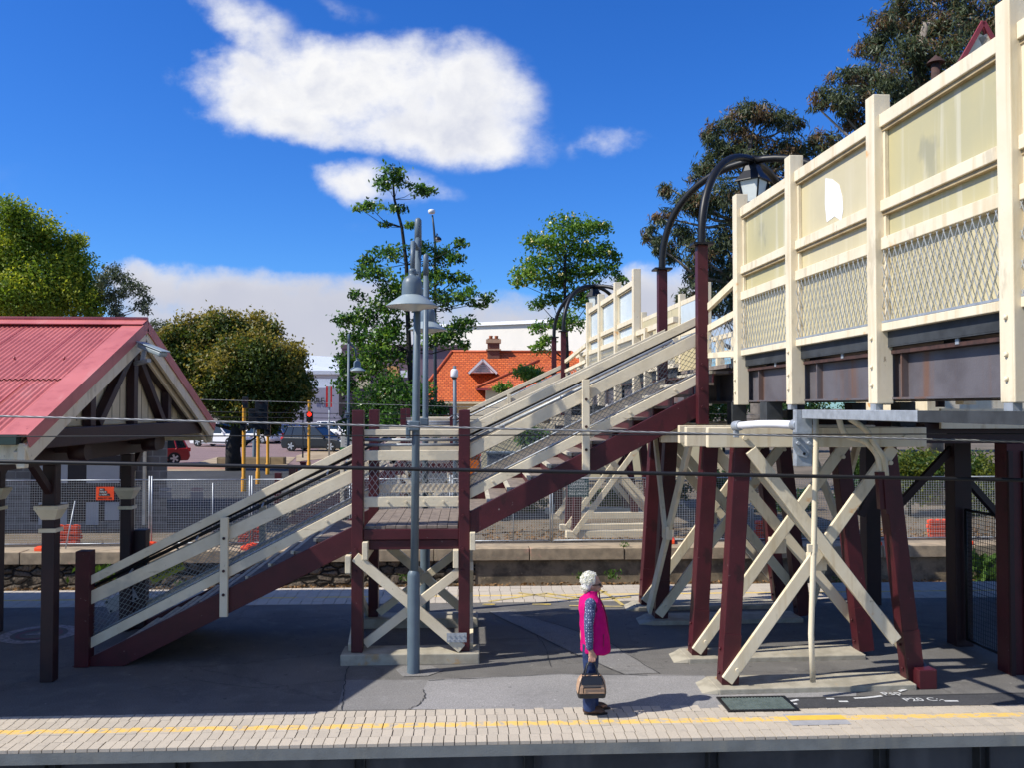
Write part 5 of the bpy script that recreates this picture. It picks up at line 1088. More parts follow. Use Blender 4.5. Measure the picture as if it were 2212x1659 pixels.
# ================================================================== car park, road, garden beds
sheet('car_park', [(-45, 24.25), (-.8, 24.25), (0.5, 44), (-45, 44)], PAVED, .0, zf=None) if False else grid('car_park', -45, G(1035, 1160).x, 24.22, 44.5, lambda x, y: groundz(y) + .004, PAVED, 2, 22)
sheet('road', [(-70, 46), (14, 46), (22, 120), (-70, 120)], ASPHR, .41)
sheet('footpath', [(-45, 44.5), (14, 44.5), (14, 46), (-45, 46)], mat('orange_brick_path', (.36, .19, .12), .85, (.27, .15, .10), 3, .7), .412)
sheet('footpath', [(-16, 43.4), (-11.2, 43.4), (-11.2, 44.4), (-16, 44.4)], SAND, .41)
for nm, pp in (('garden_bed', ((640, 998), (760, 985), (760, 962), (700, 968), (640, 985))), ('garden_bed', ((415, 1003), (470, 988), (640, 988), (620, 1005)))):
    q = [G(x, y, .43) for x, y in pp]; sheet(nm, [(p_.x, p_.y) for p_ in q], SAND, .43)
q0, q1 = G(470, 1005, .4), G(622, 1003, .4)
t = thing('planter_wall', 'low rough limestone planter wall beside the road', 'wall', ((q0 + q1) / 2)); b = MB(); b.box(((q0.x + q1.x) / 2, q0.y, .60), (q1.x - q0.x, .4, .42)); b.build('stone_block', brickmat('limestone', (.34, .26, .15), (.24, .18, .10), (.10, .08, .05), 1, .7, .42, .03, .9), t, .05)
def pxbox(b, x0, x1, y0, y1, Y, dp, mi=0):               # a box whose front face fills the given picture rectangle at depth Y
    a, c = P(x0, y1, Y), P(x1, y0, Y); xa, xb = P(x0, (y0 + y1) / 2, Y).x, P(x1, (y0 + y1) / 2, Y).x; b.box(((xa + xb) / 2, Y + dp / 2, (a.z + c.z) / 2), (xb - xa, dp, c.z - a.z), mi); return b
# ---- stone station building at the left, with verandah
STONE = brickmat('grey_dressed_stone', (.20, .19, .175), (.12, .115, .11), (.26, .25, .235), 1, .40, .21, .018, .85, 'xz', .6, .3)
STONEY = brickmat('grey_dressed_stone_side', (.20, .19, .175), (.12, .115, .11), (.26, .25, .235), 1, .40, .21, .018, .85, 'yz', .6, .3)
YB_ = 25.6; xr_ = P(361, 1050, YB_).x
st = thing('station_building', 'grey stone station building with white windows under a verandah', 'building', (-14, YB_, 0))
xq_ = P(361, 1050, 31.5).x - .1; b = MB(); b.prism([(xr_ - 14, YB_, 0), (xr_, YB_, 0), (xq_, 31.5, 0), (xr_ - 14, 31.5, 0)], (0, 0, 3.6)); b.build('wall', STONE, st)
b = MB(); b.box((xr_ - 7, YB_ - .75, 3.42), (14.4, 1.9, .08)); b.build('verandah_roof', DECKDARK, st)
b = MB(); b.prism([(xr_ - 14, YB_ - .05, 3.6), (xr_ + .05, YB_ - .05, 3.6), (xq_ + .05, 31.5, 3.6), (xr_ - 14, 31.5, 3.6)], (0, 0, .12)); b.build('roof', DECKDARK, st)
FRM = mat('dark_window_frame', (.03, .022, .022), .6); PANE = mat('painted_white_pane', (.42, .42, .42), .4, (.36, .36, .37), 4, .4)
wb_ = MB(); pxbox(wb_, 66, 262, 955, 1128, YB_ - .03, .025); fr_ = wb_.build('window_bay', FRM, st)
for x0, x1, y0, y1 in ((86, 116, 965, 985), (130, 160, 965, 985), (187, 216, 965, 985), (229, 259, 965, 985), (85, 146, 1001, 1045), (187, 258, 1001, 1045), (83, 113, 1086, 1135), (128, 145, 1086, 1135), (186, 213, 1086, 1135), (226, 257, 1086, 1125)):
    b = MB(); pxbox(b, x0, x1, y0, y1, YB_ - .045, .012); b.build('pane', PANE, fr_)
for x0, x1 in ((279, 290), (308, 314)): b = MB(); pxbox(b, x0, x1, 960, 1135, YB_ - .14, .09); b.build('downpipe', CREAM2, st)
for x0, x1, lab in ((343, 369, 0), (418, 438, 1)):
    pass
b = MB(); q = P(358, 1068, YB_ - .03)
for x0, cl in ((358, (.20, .21, .25)), (425, (.24, .17, .18))):
    r = thing('station_notice', ('grey oval topped notice on the stone station wall' if x0 == 358 else 'pinkish oval topped notice behind the shelter post'), 'notice', P(x0, 1070, 24.9 if x0 > 400 else YB_ - .05))
    q = P(x0, 1058, YB_ - .05 if x0 < 400 else 24.9); mm = mat('notice_face_%d' % x0, cl, .5); b = MB()
    b.prism([q + Vector((.18 * math.cos(t_), 0, .05 * math.sin(t_))) for t_ in [2 * math.pi * i / 20 for i in range(20)]], (0, -.01, 0)); b.build('oval', mm, r)
    b = MB(); b.box(q - Vector((0, 0, .16)), (.34, .01, .17)); b.build('panel', mat('notice_panel_%d' % x0, (.17, .17, .19), .5), r)
# ---- shops and houses beyond the road
def facade(name, label, rect, Y, dp, m_, roof=None, base=.4, cat='building'):
    x0, x1, y0, y1 = rect; a = P(x0, y0, Y); c_ = P(x1, y0, Y); t = thing(name, label, cat, ((a.x + c_.x) / 2, Y, base))
    b = MB(); b.box(((a.x + c_.x) / 2, Y + dp / 2, (a.z + base) / 2), (c_.x - a.x, dp, a.z - base)); b.build('wall', m_, t); return t
GREYW = mat('lilac_grey_render', (.30, .29, .34), .8, (.26, .25, .30), 1, .6); PURP = mat('dusty_purple_render', (.20, .135, .155), .8, (.16, .11, .13), 1, .6)
CREAMW = mat('cream_render', (.62, .55, .36), .8, (.52, .46, .30), 1, .6); WHITEW = mat('off_white_cladding', (.72, .70, .64), .6, (.62, .61, .57), .5, .6); ROOFW = mat('pale_metal_roof', (.62, .66, .70), .5, (.52, .57, .62), .8, .6); TERR = mat('apricot_render', (.60, .33, .13), .8)
t = facade('grey_shop', 'lilac grey shop with black lettering left of the distant lamp', (560, 738, 838, 900), 92, 16, GREYW); b = MB(); pxbox(b, 560, 742, 818, 838, 92.5, 14); b.build('roof', ROOFW, t)
q = P(689, 867, 91.9); text('IRE', .86, q, (1, 0, 0), (0, 0, 1), DLETTER, t, depth=.02); b = MB(); pxbox(b, 732, 745, 846, 898, 91.9, .1); b.build('doorway', FRM, t)
t = facade('purple_shop', 'dusty purple building behind the tall tree', (738, 1010, 752, 905), 96, 20, PURP); b = MB(); pxbox(b, 736, 1012, 744, 752, 95.7, 20.5); b.build('parapet', mat('dark_purple_parapet', (.13, .085, .10), .8), t)
for x0, x1, y0, y1, mm in ((836, 862, 790, 830, TERR), (770, 800, 800, 840, CREAMW), (815, 840, 850, 880, TERR), (865, 880, 800, 815, WHITEP)): b = MB(); pxbox(b, x0, x1, y0, y1, 95.9, .09); b.build('wall_panel', mm, t)
t = facade('warehouse', 'low warehouse with a pale sheet metal roof at the left of the tall tree', (540, 745, 800, 880), 120, 30, WHITEW)
q0, q1, q2, q3 = P(520, 800, 119.5), P(745, 800, 119.5), P(745, 772, 150), P(520, 758, 150); b = MB(); b.prism([q0, q1, q2, q3], (0, 0, -.5)); b.build('roof', ROOFW, t)
t = thing('white_hall', 'large off-white building behind the terracotta roof', 'building', P(1130, 880, 120))
def slab(b, pts_, y_top, y_bot=None, zb=.4):
    top = [P(x_, yt, Y_) for x_, yt, Y_ in pts_]; bk = [q_ + Vector((22, 40, 0)) for q_ in top[::-1]]; lo_ = lambda q_: Vector((q_.x, q_.y, zb)); ring_ = top + bk; n_ = len(ring_)
    b.add([lo_(q_) for q_ in ring_] + ring_, [tuple(range(n_, 2 * n_))] + [(i, (i + 1) % n_, n_ + (i + 1) % n_, n_ + i) for i in range(n_)])
b = MB(); slab(b, [(925, 705, 150), (1190, 694, 126), (1345, 688, 112)], 0); b.build('wall', mat('off_white_wall', (.66, .62, .55), .7, (.60, .57, .51), .4, .5), t)  # one even off-white; the front is turned to catch the sun
for i_ in range(7):
    k_ = (i_ + .5) / 7; xx = 930 + 255 * k_; yy = 150 - 24 * k_ - .25; q0_ = P(xx, 704 - 10 * k_, yy); b = MB(); b.box((q0_.x, q0_.y, (q0_.z + .4) / 2 - .3), (.16, .12, q0_.z - 1.0)); b.build('wall_rib', WHITEW, t)
b = MB(); b.vbeam(P(925, 704, 149.6), P(1190, 693, 125.6), .6, .5); b.build('roof_edge', WHITEP, t)
t = facade('far_roof_house', 'dark roofed building far left of the tall tree', (690, 735, 752, 790), 140, 20, ROOFW) if False else None
# terracotta house
TILE = brickmat('terracotta_roof_tiles', (.74, .175, .045), (.54, .105, .028), (.26, .05, .018), 1.0, .30, .15, .022, .6, 'xz', 1.2, .35, dirt=((.34, .10, .05), 2.2, .58))
YH = 62; hs_ = thing('terracotta_house', 'cream bungalow with an orange terracotta tiled roof and brick chimney', 'house', P(1060, 960, YH))
zE = P(0, 868, YH).z; zR = P(0, 757, YH + 5).z
def hip(b, xa, xb, ya, yb, ze, zr, ins):
    ym = (ya + yb) / 2; b.add([(xa, ya, ze), (xb, ya, ze), (xb, yb, ze), (xa, yb, ze), (xa + ins, ym, zr), (xb - ins, ym, zr)], [(0, 1, 5, 4), (1, 2, 5), (2, 3, 4, 5), (3, 0, 4), (3, 2, 1, 0)])
xa, xb = P(893, 868, YH).x, P(1330, 868, YH).x
b = MB(); hip(b, xa, xb, YH, YH + 9.5, zE, zR, 2.6); rf = b.build('roof', TILE, hs_)
b = MB(); b.box(((xa + xb) / 2, YH + 5, (zE + .4) / 2), (xb - xa - 1.2, 8.2, zE - .4)); b.build('wall', CREAMW, hs_)
b = MB(); b.box(((xa + xb) / 2, YH + .02, zE - .08), (xb - xa, .12, .14)); b.build('gutter', CREAM2, rf)
xa2, xb2 = P(1028, 838, YH - 3).x, P(1240, 838, YH - 3).x; zE2 = P(0, 838, YH - 3).z; zR2 = P(0, 775, YH + 3).z
b = MB(); b.add([(xa2, YH - 3, zE2), (xb2, YH - 3, zE2), (xb2, YH + 4, zR2), ((xa2 + xb2) / 2 + 1.5, YH + 4, zR2), (xa2, YH + 4, zE2)], [(0, 1, 2, 3), (0, 3, 4)]); b.build('front_roof', TILE, hs_)
b = MB(); b.box(((xa2 + xb2) / 2 + .25, YH + .2, (zE2 + .4) / 2 - .02), (xb2 - xa2 - .9, 5.4, zE2 - .44)); b.build('front_wall', CREAMW, hs_)
b = MB(); b.box(((xa2 + xb2) / 2, YH - 3.0, zE2 - .07), (xb2 - xa2, .12, .12)); b.build('gutter', REDTRIM, hs_)
RDG = mat('ridge_tiles', (.50, .10, .03), .6, (.36, .07, .02), 6, .8)
rv = [(xa, YH, zE), (xb, YH, zE), (xa + 2.6, YH + 4.75, zR), (xb - 2.6, YH + 4.75, zR)]
for i_, j_ in ((0, 2), (1, 3), (2, 3)): b = MB(); b.tube([Vector(rv[i_]) + Vector((0, 0, .03)), Vector(rv[j_]) + Vector((0, 0, .03))], .11, 8); b.build('ridge_tile', RDG, rf)
b = MB(); b.tube([(xa2, YH - 3, zE2 + .04), ((xa2 + xb2) / 2 + 1.5, YH + 4, zR2 + .04)], .11, 8); b.build('ridge_tile', RDG, bpy.data.objects['front_roof'])
g_ = P(1043, 805, YH + 1.0); w2 = 50 * YH / 1900; h2 = 32 * YH / 1900
b = MB(); b.prism([g_ + Vector((-w2 / 2, 0, 0)), g_ + Vector((w2 / 2, 0, 0)), g_ + Vector((0, 0, h2 * .78))], (0, 3, 0)); gb_ = b.build('gablet', WHITEP, hs_)
for e in (-1, 1): b = MB(); b.beam(g_ + Vector((e * w2 * .62, -.1, -.05)), g_ + Vector((0, -.1, h2 * .9)), .12, .16); b.beam(g_ + Vector((e * w2 * .66, 1.2, .03)), g_ + Vector((0, 1.2, h2 * .98)), 2.6, .06, 1); b.build('gablet_roof', [WHITEP, TILE], gb_)
for i in range(5): b = MB(); b.box(g_ + Vector((0, -.04, .10 + i * .13)), (w2 * (.62 - i * .12), .05, .05)); b.build('louvre', mat('louvre_grey', (.25, .24, .23), .7) if i == 0 else bpy.data.materials['louvre_grey'], gb_)  # slats in one plain grey
BRK = brickmat('red_chimney_brick', (.24, .075, .045), (.17, .055, .035), (.20, .15, .12), 1, .24, .09, .012, .85, 'xz', .4, .3); c_ = P(1066, 740, YH + 4.4)
b = MB(); b.box((c_.x, c_.y, P(0, 752, c_.y).z), (.90, .7, 1.7)); ch = b.build('chimney', BRK, hs_)
for y_, hh in ((733, .28), (752, .1)): b = MB(); b.box((c_.x, c_.y, P(0, y_, c_.y).z), (1.12, .92, hh)); b.build('chimney_band', mat('chimney_render', (.48, .33, .21), .8) if hh > .2 else bpy.data.materials['chimney_render'], ch)
for e in (-.2, .22): b = MB(); b.lathe((c_.x + e, c_.y, P(0, 731, c_.y).z), [(.15, 0), (.13, .3), (.16, .34), (.12, .36), (0, .36)], 12); b.build('chimney_pot', mat('terracotta_pot', (.42, .13, .05), .8) if e < 0 else bpy.data.materials['terracotta_pot'], ch)
for x0, x1 in ((1105, 1135), (1290, 1330), (950, 985)): b = MB(); pxbox(b, x0, x1, 880, 925, YH + .8, .08); b.build('window', CARGLASS, hs_)
# front garden wall and things seen through the stairs
t = facade('garden_wall', 'long low cream garden wall seen through the upper stair flight', (1040, 1560, 950, 1015), 38, .3, mat('pale_cream_wall', (.66, .58, .36), .8, (.56, .49, .31), 1, .6), base=.36, cat='wall')
r = thing('utility_box', 'dark blue-grey electrical cabinet behind the stair mesh', 'cabinet', P(1082, 1010, 33)); b = MB(); pxbox(b, 1053, 1112, 981, 1014, 33, .7); b.build('body', mat('blue_grey_cabinet', (.09, .11, .135), .6), r, .03); b = MB(); pxbox(b, 1051, 1114, 978, 982, 32.95, .8); b.build('lid', LAMPGREY, r)
r = thing('orange_bin', 'tall orange plastic barrier box beside the right landing post', 'barrier', P(1026, 1030, 30)); b = MB(); pxbox(b, 1012, 1037, 985, 1032, 30, .5); b.build('body', mat('orange_barrier', (.80, .20, .015), .5, (.6, .13, .01), 5, .6), r, .05); b = MB(); pxbox(b, 1010, 1039, 982, 987, 29.96, .58); b.build('lid', ORANGE, r, .02)
r = thing('grey_cabinet', 'pale grey service cabinet with a green base beside the parked dark car', 'cabinet', P(748, 975, 50)); b = MB(); pxbox(b, 736, 768, 938, 968, 50, .8); b.build('body', mat('pale_cabinet', (.48, .50, .49), .6, (.40, .42, .41), 4, .5), r, .03); b = MB(); pxbox(b, 735, 769, 968, 976, 49.97, .86); b.build('base', mat('green_base', (.03, .20, .06), .6), r)
for i in range(4): b = MB(); pxbox(b, 744, 764, 942 + i * 6, 943.5 + i * 6, 49.99, .01); b.build('vent', GALV, r)
r = thing('shop_awning', 'red and white shop awning seen over the stair landing', 'awning', P(960, 910, 58)); b = MB(); pxbox(b, 885, 1085, 897, 915, 57, 1.2); b.build('valance', RED, r); b = MB(); pxbox(b, 880, 1092, 895, 897.5, 56.9, 1.4); b.build('edge', WHITEP, r)
for i in range(9): b = MB(); pxbox(b, 893 + i * 21, 902 + i * 21, 903, 909, 56.95, .04); b.build('printing', WHITEP, r)
r = thing('red_cross_panel', 'white panel with a red cross below the red awning', 'panel', P(945, 940, 57)); b = MB(); pxbox(b, 930, 968, 918, 946, 57.4, .08); b.build('board', WHITEP, r); b = MB(); pxbox(b, 946, 952, 918.5, 945.5, 57.36, .03); pxbox(b, 930.5, 967.5, 929, 934, 57.37, .03); b.build('cross', RED, r)
for (x0, x1, y0, lab) in ((632, 642, 1012, 'left of two short maroon bollards behind the lower stair rail'), (650, 660, 1003, 'right of two short maroon bollards behind the lower stair rail')):
    q = G((x0 + x1) / 2, 1042, .3); q.z = groundz(q.y); b = MB(); hgt_ = P(0, y0, q.y).z - q.z; b.box((q.x, q.y, q.z + hgt_ / 2), (.22, .22, hgt_)); b.box((q.x, q.y, q.z + hgt_ + .03), (.26, .26, .06)); tag(b.build('bollard', MAROON), lab, 'bollard', 'maroon bollards by the footpath')
# ================================================================== traffic lights, signs, tall lights
def signal(px, ytop, ybase, label, heads, arm=True, thin=False):
    q = G(px, ybase, .42); r = thing('traffic_light', label, 'traffic light', (q.x, q.y, .4), 'traffic lights at the crossing'); zt = P(px, ytop, q.y).z; rad = .035 if thin else .068
    b = MB(); b.lathe((q.x, q.y, .4), [(rad * 1.35, 0), (rad * 1.35, .5), (rad, .54), (rad, zt - .4)], 14); b.tube([(q.x, q.y, zt - .02), (q.x, q.y, zt + .06)], rad * 1.2, 12); b.build('pole', BLACK if thin else YELLOWP, r)
    for (dx, y0, y1, wpx, lit) in heads:
        c_ = P(px + dx, (y0 + y1) / 2, q.y - .14); h_ = (y1 - y0) * q.y / 1900; w_ = wpx * q.y / 1900
        b = MB(); b.box(c_, (w_, .20, h_)); b.beam(c_ + Vector((0, .12, 0)), Vector((q.x, q.y, c_.z)), .06, .06); hd = b.build('signal_head', BLACK, r, .02)
        n_ = max(1, round(h_ / .32))
        for i in range(n_):
            zc = c_.z + h_ / 2 - h_ * (i + .5) / n_; b = MB(); b.tube([(c_.x, c_.y - .10, zc), (c_.x, c_.y - .115, zc)], .10, 12); b.build('lens', EMR if lit == i else CARGLASS, hd)
            b = MB(); b.box((c_.x, c_.y - .17, zc + .11), (.22, .15, .012)); b.build('visor', BLACK, hd)
    return r
EMR = bpy.data.materials.new('lit_red_signal'); EMR.use_nodes = True; k = N(EMR.node_tree); k.nt.links.new(k.n('ShaderNodeEmission', i={0: (1, .02, .01, 1), 1: 4.0}).outputs[0], k.n('ShaderNodeOutputMaterial').inputs[0])
signal(526, 880, 1062, 'yellow traffic light pole just right of the dark tree trunk', [(4, 858, 882, 10, -1), (0, 913, 930, 12, -1)])
signal(557, 872, 1046, 'yellow traffic light pole with black target boards under the tree', [(8, 868, 928, 26, -1), (-12, 884, 925, 14, -1)])
signal(578, 935, 1025, 'short yellow signal pole under the hanging foliage', [(0, 915, 940, 12, -1)])
signal(667, 868, 1022, 'yellow pedestrian signal pole showing a red figure', [(2, 890, 912, 13, 0)])
signal(654, 900, 990, 'thin black signal post next to the red pedestrian light', [(-2, 892, 908, 9, -1)], thin=True)
q = G(711, 988, .42); r = thing('pole_sign', 'grey pole with a tall narrow red and grey sign by the road', 'sign', (q.x, q.y, .4)); zt = P(711, 836, q.y).z
b = MB(); b.tube([(q.x, q.y, .4), (q.x, q.y, zt)], .055, 10); b.build('pole', GALV, r)
for x0, x1, mm in ((704, 708, RED), (708.5, 713.5, LAMPLT), (714, 717, RED)): b = MB(); pxbox(b, x0, x1, 835, 880, q.y - .12, .06); b.build('panel', mm, r)
q = G(549, 1000, .42); r = thing('slim_pole', 'slim blue-grey pole between the yellow signal poles', 'pole', (q.x, q.y, .4)); b = MB(); b.tube([(q.x, q.y, .4), (q.x, q.y, P(0, 868, q.y).z)], .05, 8); b.build('shaft', LAMPGREY, r); b = MB(); b.lathe((q.x, q.y, .4), [(.1, 0), (.1, 1.3), (.06, 1.36)], 10); b.build('sleeve', LAMPGREY, r)
# tall street light
Yq = 52; r = thing('street_light', 'tall dark street light rising behind the nearest platform lamp', 'street light', P(941, 985, Yq))
base = P(941, 985, Yq); base.z = .4
b = MB(); b.tube([base, P(940, 760, Yq), P(939.5, 520, Yq), P(937, 490, Yq), P(934, 464, Yq)], [.12, .10, .075, .06, .05], 10); b.build('pole', mat('dark_blue_pole', (.03, .045, .06), .5), r)
b = MB(); c_ = P(932.5, 456, Yq); b.lathe(c_ + Vector((0, 0, -.12)), [(0, -.02), (.18, 0), (.21, .1), (.20, .2), (.12, .24), (0, .24)], 14); b.build('lamp_head', WHITEP, r)
b = MB(); b.tube([P(940, 520, Yq), P(944, 503, Yq), P(946, 508, Yq)], .03, 8); b.lathe(P(946, 518, Yq), [(.22, 0), (.20, .12), (.08, .22), (0, .24)], 12); b.build('lower_lamp', BLACK, r)
b = MB(); b.lathe(P(946, 520, Yq), [(.20, .03), (.12, -.04), (0, -.06)], 12); b.build('lens', LENS, r)
# camera dome pole
Yq = 24.0; bq = P(983, 1150, Yq); bq.z = 0; r = thing('camera_pole', 'slim grey pole topped by a white security camera dome near the house roof', 'camera pole', bq)
b = MB(); b.tube([bq, P(983, 930, Yq), P(982, 790, Yq)], [.07, .055, .045], 10); b.build('pole', LAMPGREY, r)
b = MB(); b.lathe(P(981.5, 812, Yq), [(.0, .20), (.07, .19), (.10, .14), (.105, .0), (.09, -.03), (0, -.04)], 16); b.build('camera_housing', WHITEP, r); b = MB(); b.ell(P(981.5, 815, Yq), (.075, .075, .07), 14, 8); b.build('dome', CARGLASS, r)
for a_ in range(7): b = MB(); z_ = P(983, 895, Yq); t_ = a_ * .9; b.tube([z_, z_ + Vector((.25 * math.cos(t_), .25 * math.sin(t_), -.14))], .008, 5); b.build('spike', GALV, r)
# ================================================================== cars
def car(label, loc, yaw, col, L_=4.5, W_=1.8, H_=1.5, kind='hatch', rear=None, group='cars parked and waiting along the road'):
    r = thing('parked_car', label, 'car', (0, 0, 0), group); m_ = mat('car_paint_%d' % len(bpy.data.materials), col, .28, tuple(x * .9 for x in col), 1, .4, spec=.6)
    h = L_ / 2; wl = .56 * H_; g_ = .20
    prof = [(-h, .42), (-h + .04, wl - .08), (-h + .22, wl + .02), (h * .42, wl), (h - .35, wl - .12), (h - .03, wl - .30), (h, .40), (h - .08, g_ + .02), (-h + .1, g_)]
    b = MB(); b.prism([(x, -W_ / 2, z) for x, z in prof], (0, W_, 0)); b.build('body', m_, r, .07)
    rx0, rx1 = (-h + .12, h * .46); tx0, tx1 = {'hatch': (-h + .42, h * .10), 'suv': (-h + .38, h * .08), 'sedan': (-h + .95, h * .08)}[kind]
    if kind == 'sedan': rx0 = -h + .55
    o = [(rx0, -W_ / 2 + .05, wl), (rx1, -W_ / 2 + .05, wl), (rx1, W_ / 2 - .05, wl), (rx0, W_ / 2 - .05, wl), (tx0, -W_ / 2 + .24, H_ - .05), (tx1, -W_ / 2 + .24, H_ - .05), (tx1, W_ / 2 - .24, H_ - .05), (tx0, W_ / 2 - .24, H_ - .05)]
    b = MB(); b.hexa(o); b.build('window', CARGLASS, r)
    b = MB(); b.prism([(tx0 - .03, -W_ / 2 + .22, H_ - .055), (tx1 + .03, -W_ / 2 + .22, H_ - .055), (tx1 + .03, W_ / 2 - .22, H_ - .055), (tx0 - .03, W_ / 2 - .22, H_ - .055)], (0, 0, .06)); b.build('roof', m_, r, .03)
    for e in (-1, 1):
        for (xa_, xb_) in ((rx0, tx0), (rx1, tx1), (rx0 * .45 + rx1 * .55, tx0 * .4 + tx1 * .6), (rx0 * .8 + rx1 * .2, tx0 * .78 + tx1 * .22)):
            b = MB(); b.beam((xa_, e * (W_ / 2 - .048), wl), (xb_, e * (W_ / 2 - .235), H_ - .05), .07, .05); b.build('pillar', m_, r)
        b = MB(); b.box((rx1 - .15, e * (W_ / 2 + .07), wl + .06), (.12, .16, .12)); b.build('mirror', m_, r, .02)
        b = MB(); b.box((0, e * (W_ / 2 + .004), .36), (L_ * .55, .012, .10)); b.build('sill', BLACK, r)
        for x_ in (-h + .82, h - .85):
            wr = .215 * H_ if kind != 'suv' else .37; b = MB(); b.tube([(x_, e * (W_ / 2 - .16), wr), (x_, e * (W_ / 2 + .02), wr)], wr, 20); ty = b.build('wheel', TYRE, r)
            b = MB(); b.tube([(x_, e * (W_ / 2 + .02), wr), (x_, e * (W_ / 2 + .026), wr)], wr * .70, 16)
            b.build('rim', BLACK, ty)
            for a_ in range(5):
                t_ = a_ * 2 * math.pi / 5; b = MB(); b.beam((x_, e * (W_ / 2 + .03), wr), (x_ + math.cos(t_) * wr * .66, e * (W_ / 2 + .03), wr + math.sin(t_) * wr * .66), .012, .10, 0, (0, e, 0)) if False else b.beam((x_, e * (W_ / 2 + .03), wr), (x_ + math.cos(t_) * wr * .66, e * (W_ / 2 + .03), wr + math.sin(t_) * wr * .66), .09, .012, 0, (0, 1, 0)); b.build('spoke', RIM, ty)
        b = MB(); b.box((h - .10, e * (W_ / 2 - .25), wl - .25), (.22, .42, .15)); b.build('headlight', LENS, r, .03)
        b = MB(); b.box((-h + .10, e * (W_ / 2 - .16), wl - .07), (.24, .30, .20)); b.build('taillight', RED, r, .03)
    b = MB(); b.box((h - .01, 0, .42), (.04, W_ * .55, .22)); b.build('grille', BLACK, r); b = MB(); b.box((-h + .0, 0, .50), (.03, .42, .12)); b.build('number_plate', WHITEP, r)
    r.location = loc; r.rotation_euler = (0, 0, yaw); return r
def cg(px, py, z=.42): q = G(px, py, z); return (q.x, q.y, z)
car('black four-wheel drive with alloy wheels turning past the pale cabinet', cg(686, 975), R(-20), (.012, .013, .016), 4.75, 1.88, 1.72, 'suv')
car('silver white four-wheel drive stopped behind the dark tree trunk', cg(478, 965), R(-24), (.80, .80, .80), 4.7, 1.85, 1.85, 'suv')
car('white hatchback with an orange red tail lamp beside the yellow pole', cg(560, 958), R(148), (.80, .80, .80), 4.2, 1.75, 1.5)
car('dark grey sedan half under the hanging foliage', cg(592, 956), R(-18), (.055, .058, .065), 4.6, 1.8, 1.42, 'sedan')
car('bright blue hatchback beyond the black four-wheel drive', cg(620, 953), R(160), (.012, .075, .42), 4.1, 1.75, 1.52)
car('pale blue car in the far row behind the red pedestrian light', cg(655, 949), R(-20), (.50, .60, .66), 4.4, 1.75, 1.5)
car('white car in the far row right of the red pedestrian light', cg(690, 949), R(-22), (.80, .80, .80), 4.4, 1.8, 1.55)
car('white car with its tailgate up beside the distant lamp', cg(728, 949), R(-25), (.80, .80, .80), 4.4, 1.8, 1.7, 'suv')
car('white car in the far row glimpsed through the tree crown', cg(572, 949), R(-20), (.80, .80, .80), 4.4, 1.8, 1.5)
car('red hatchback at the corner of the stone station building', cg(318, 1004), R(168 + 40), (.28, .012, .016), 4.1, 1.75, 1.52)
car('dark car roof far behind the white four-wheel drive', cg(438, 949), R(0), (.10, .12, .14), 4.4, 1.8, 1.5)
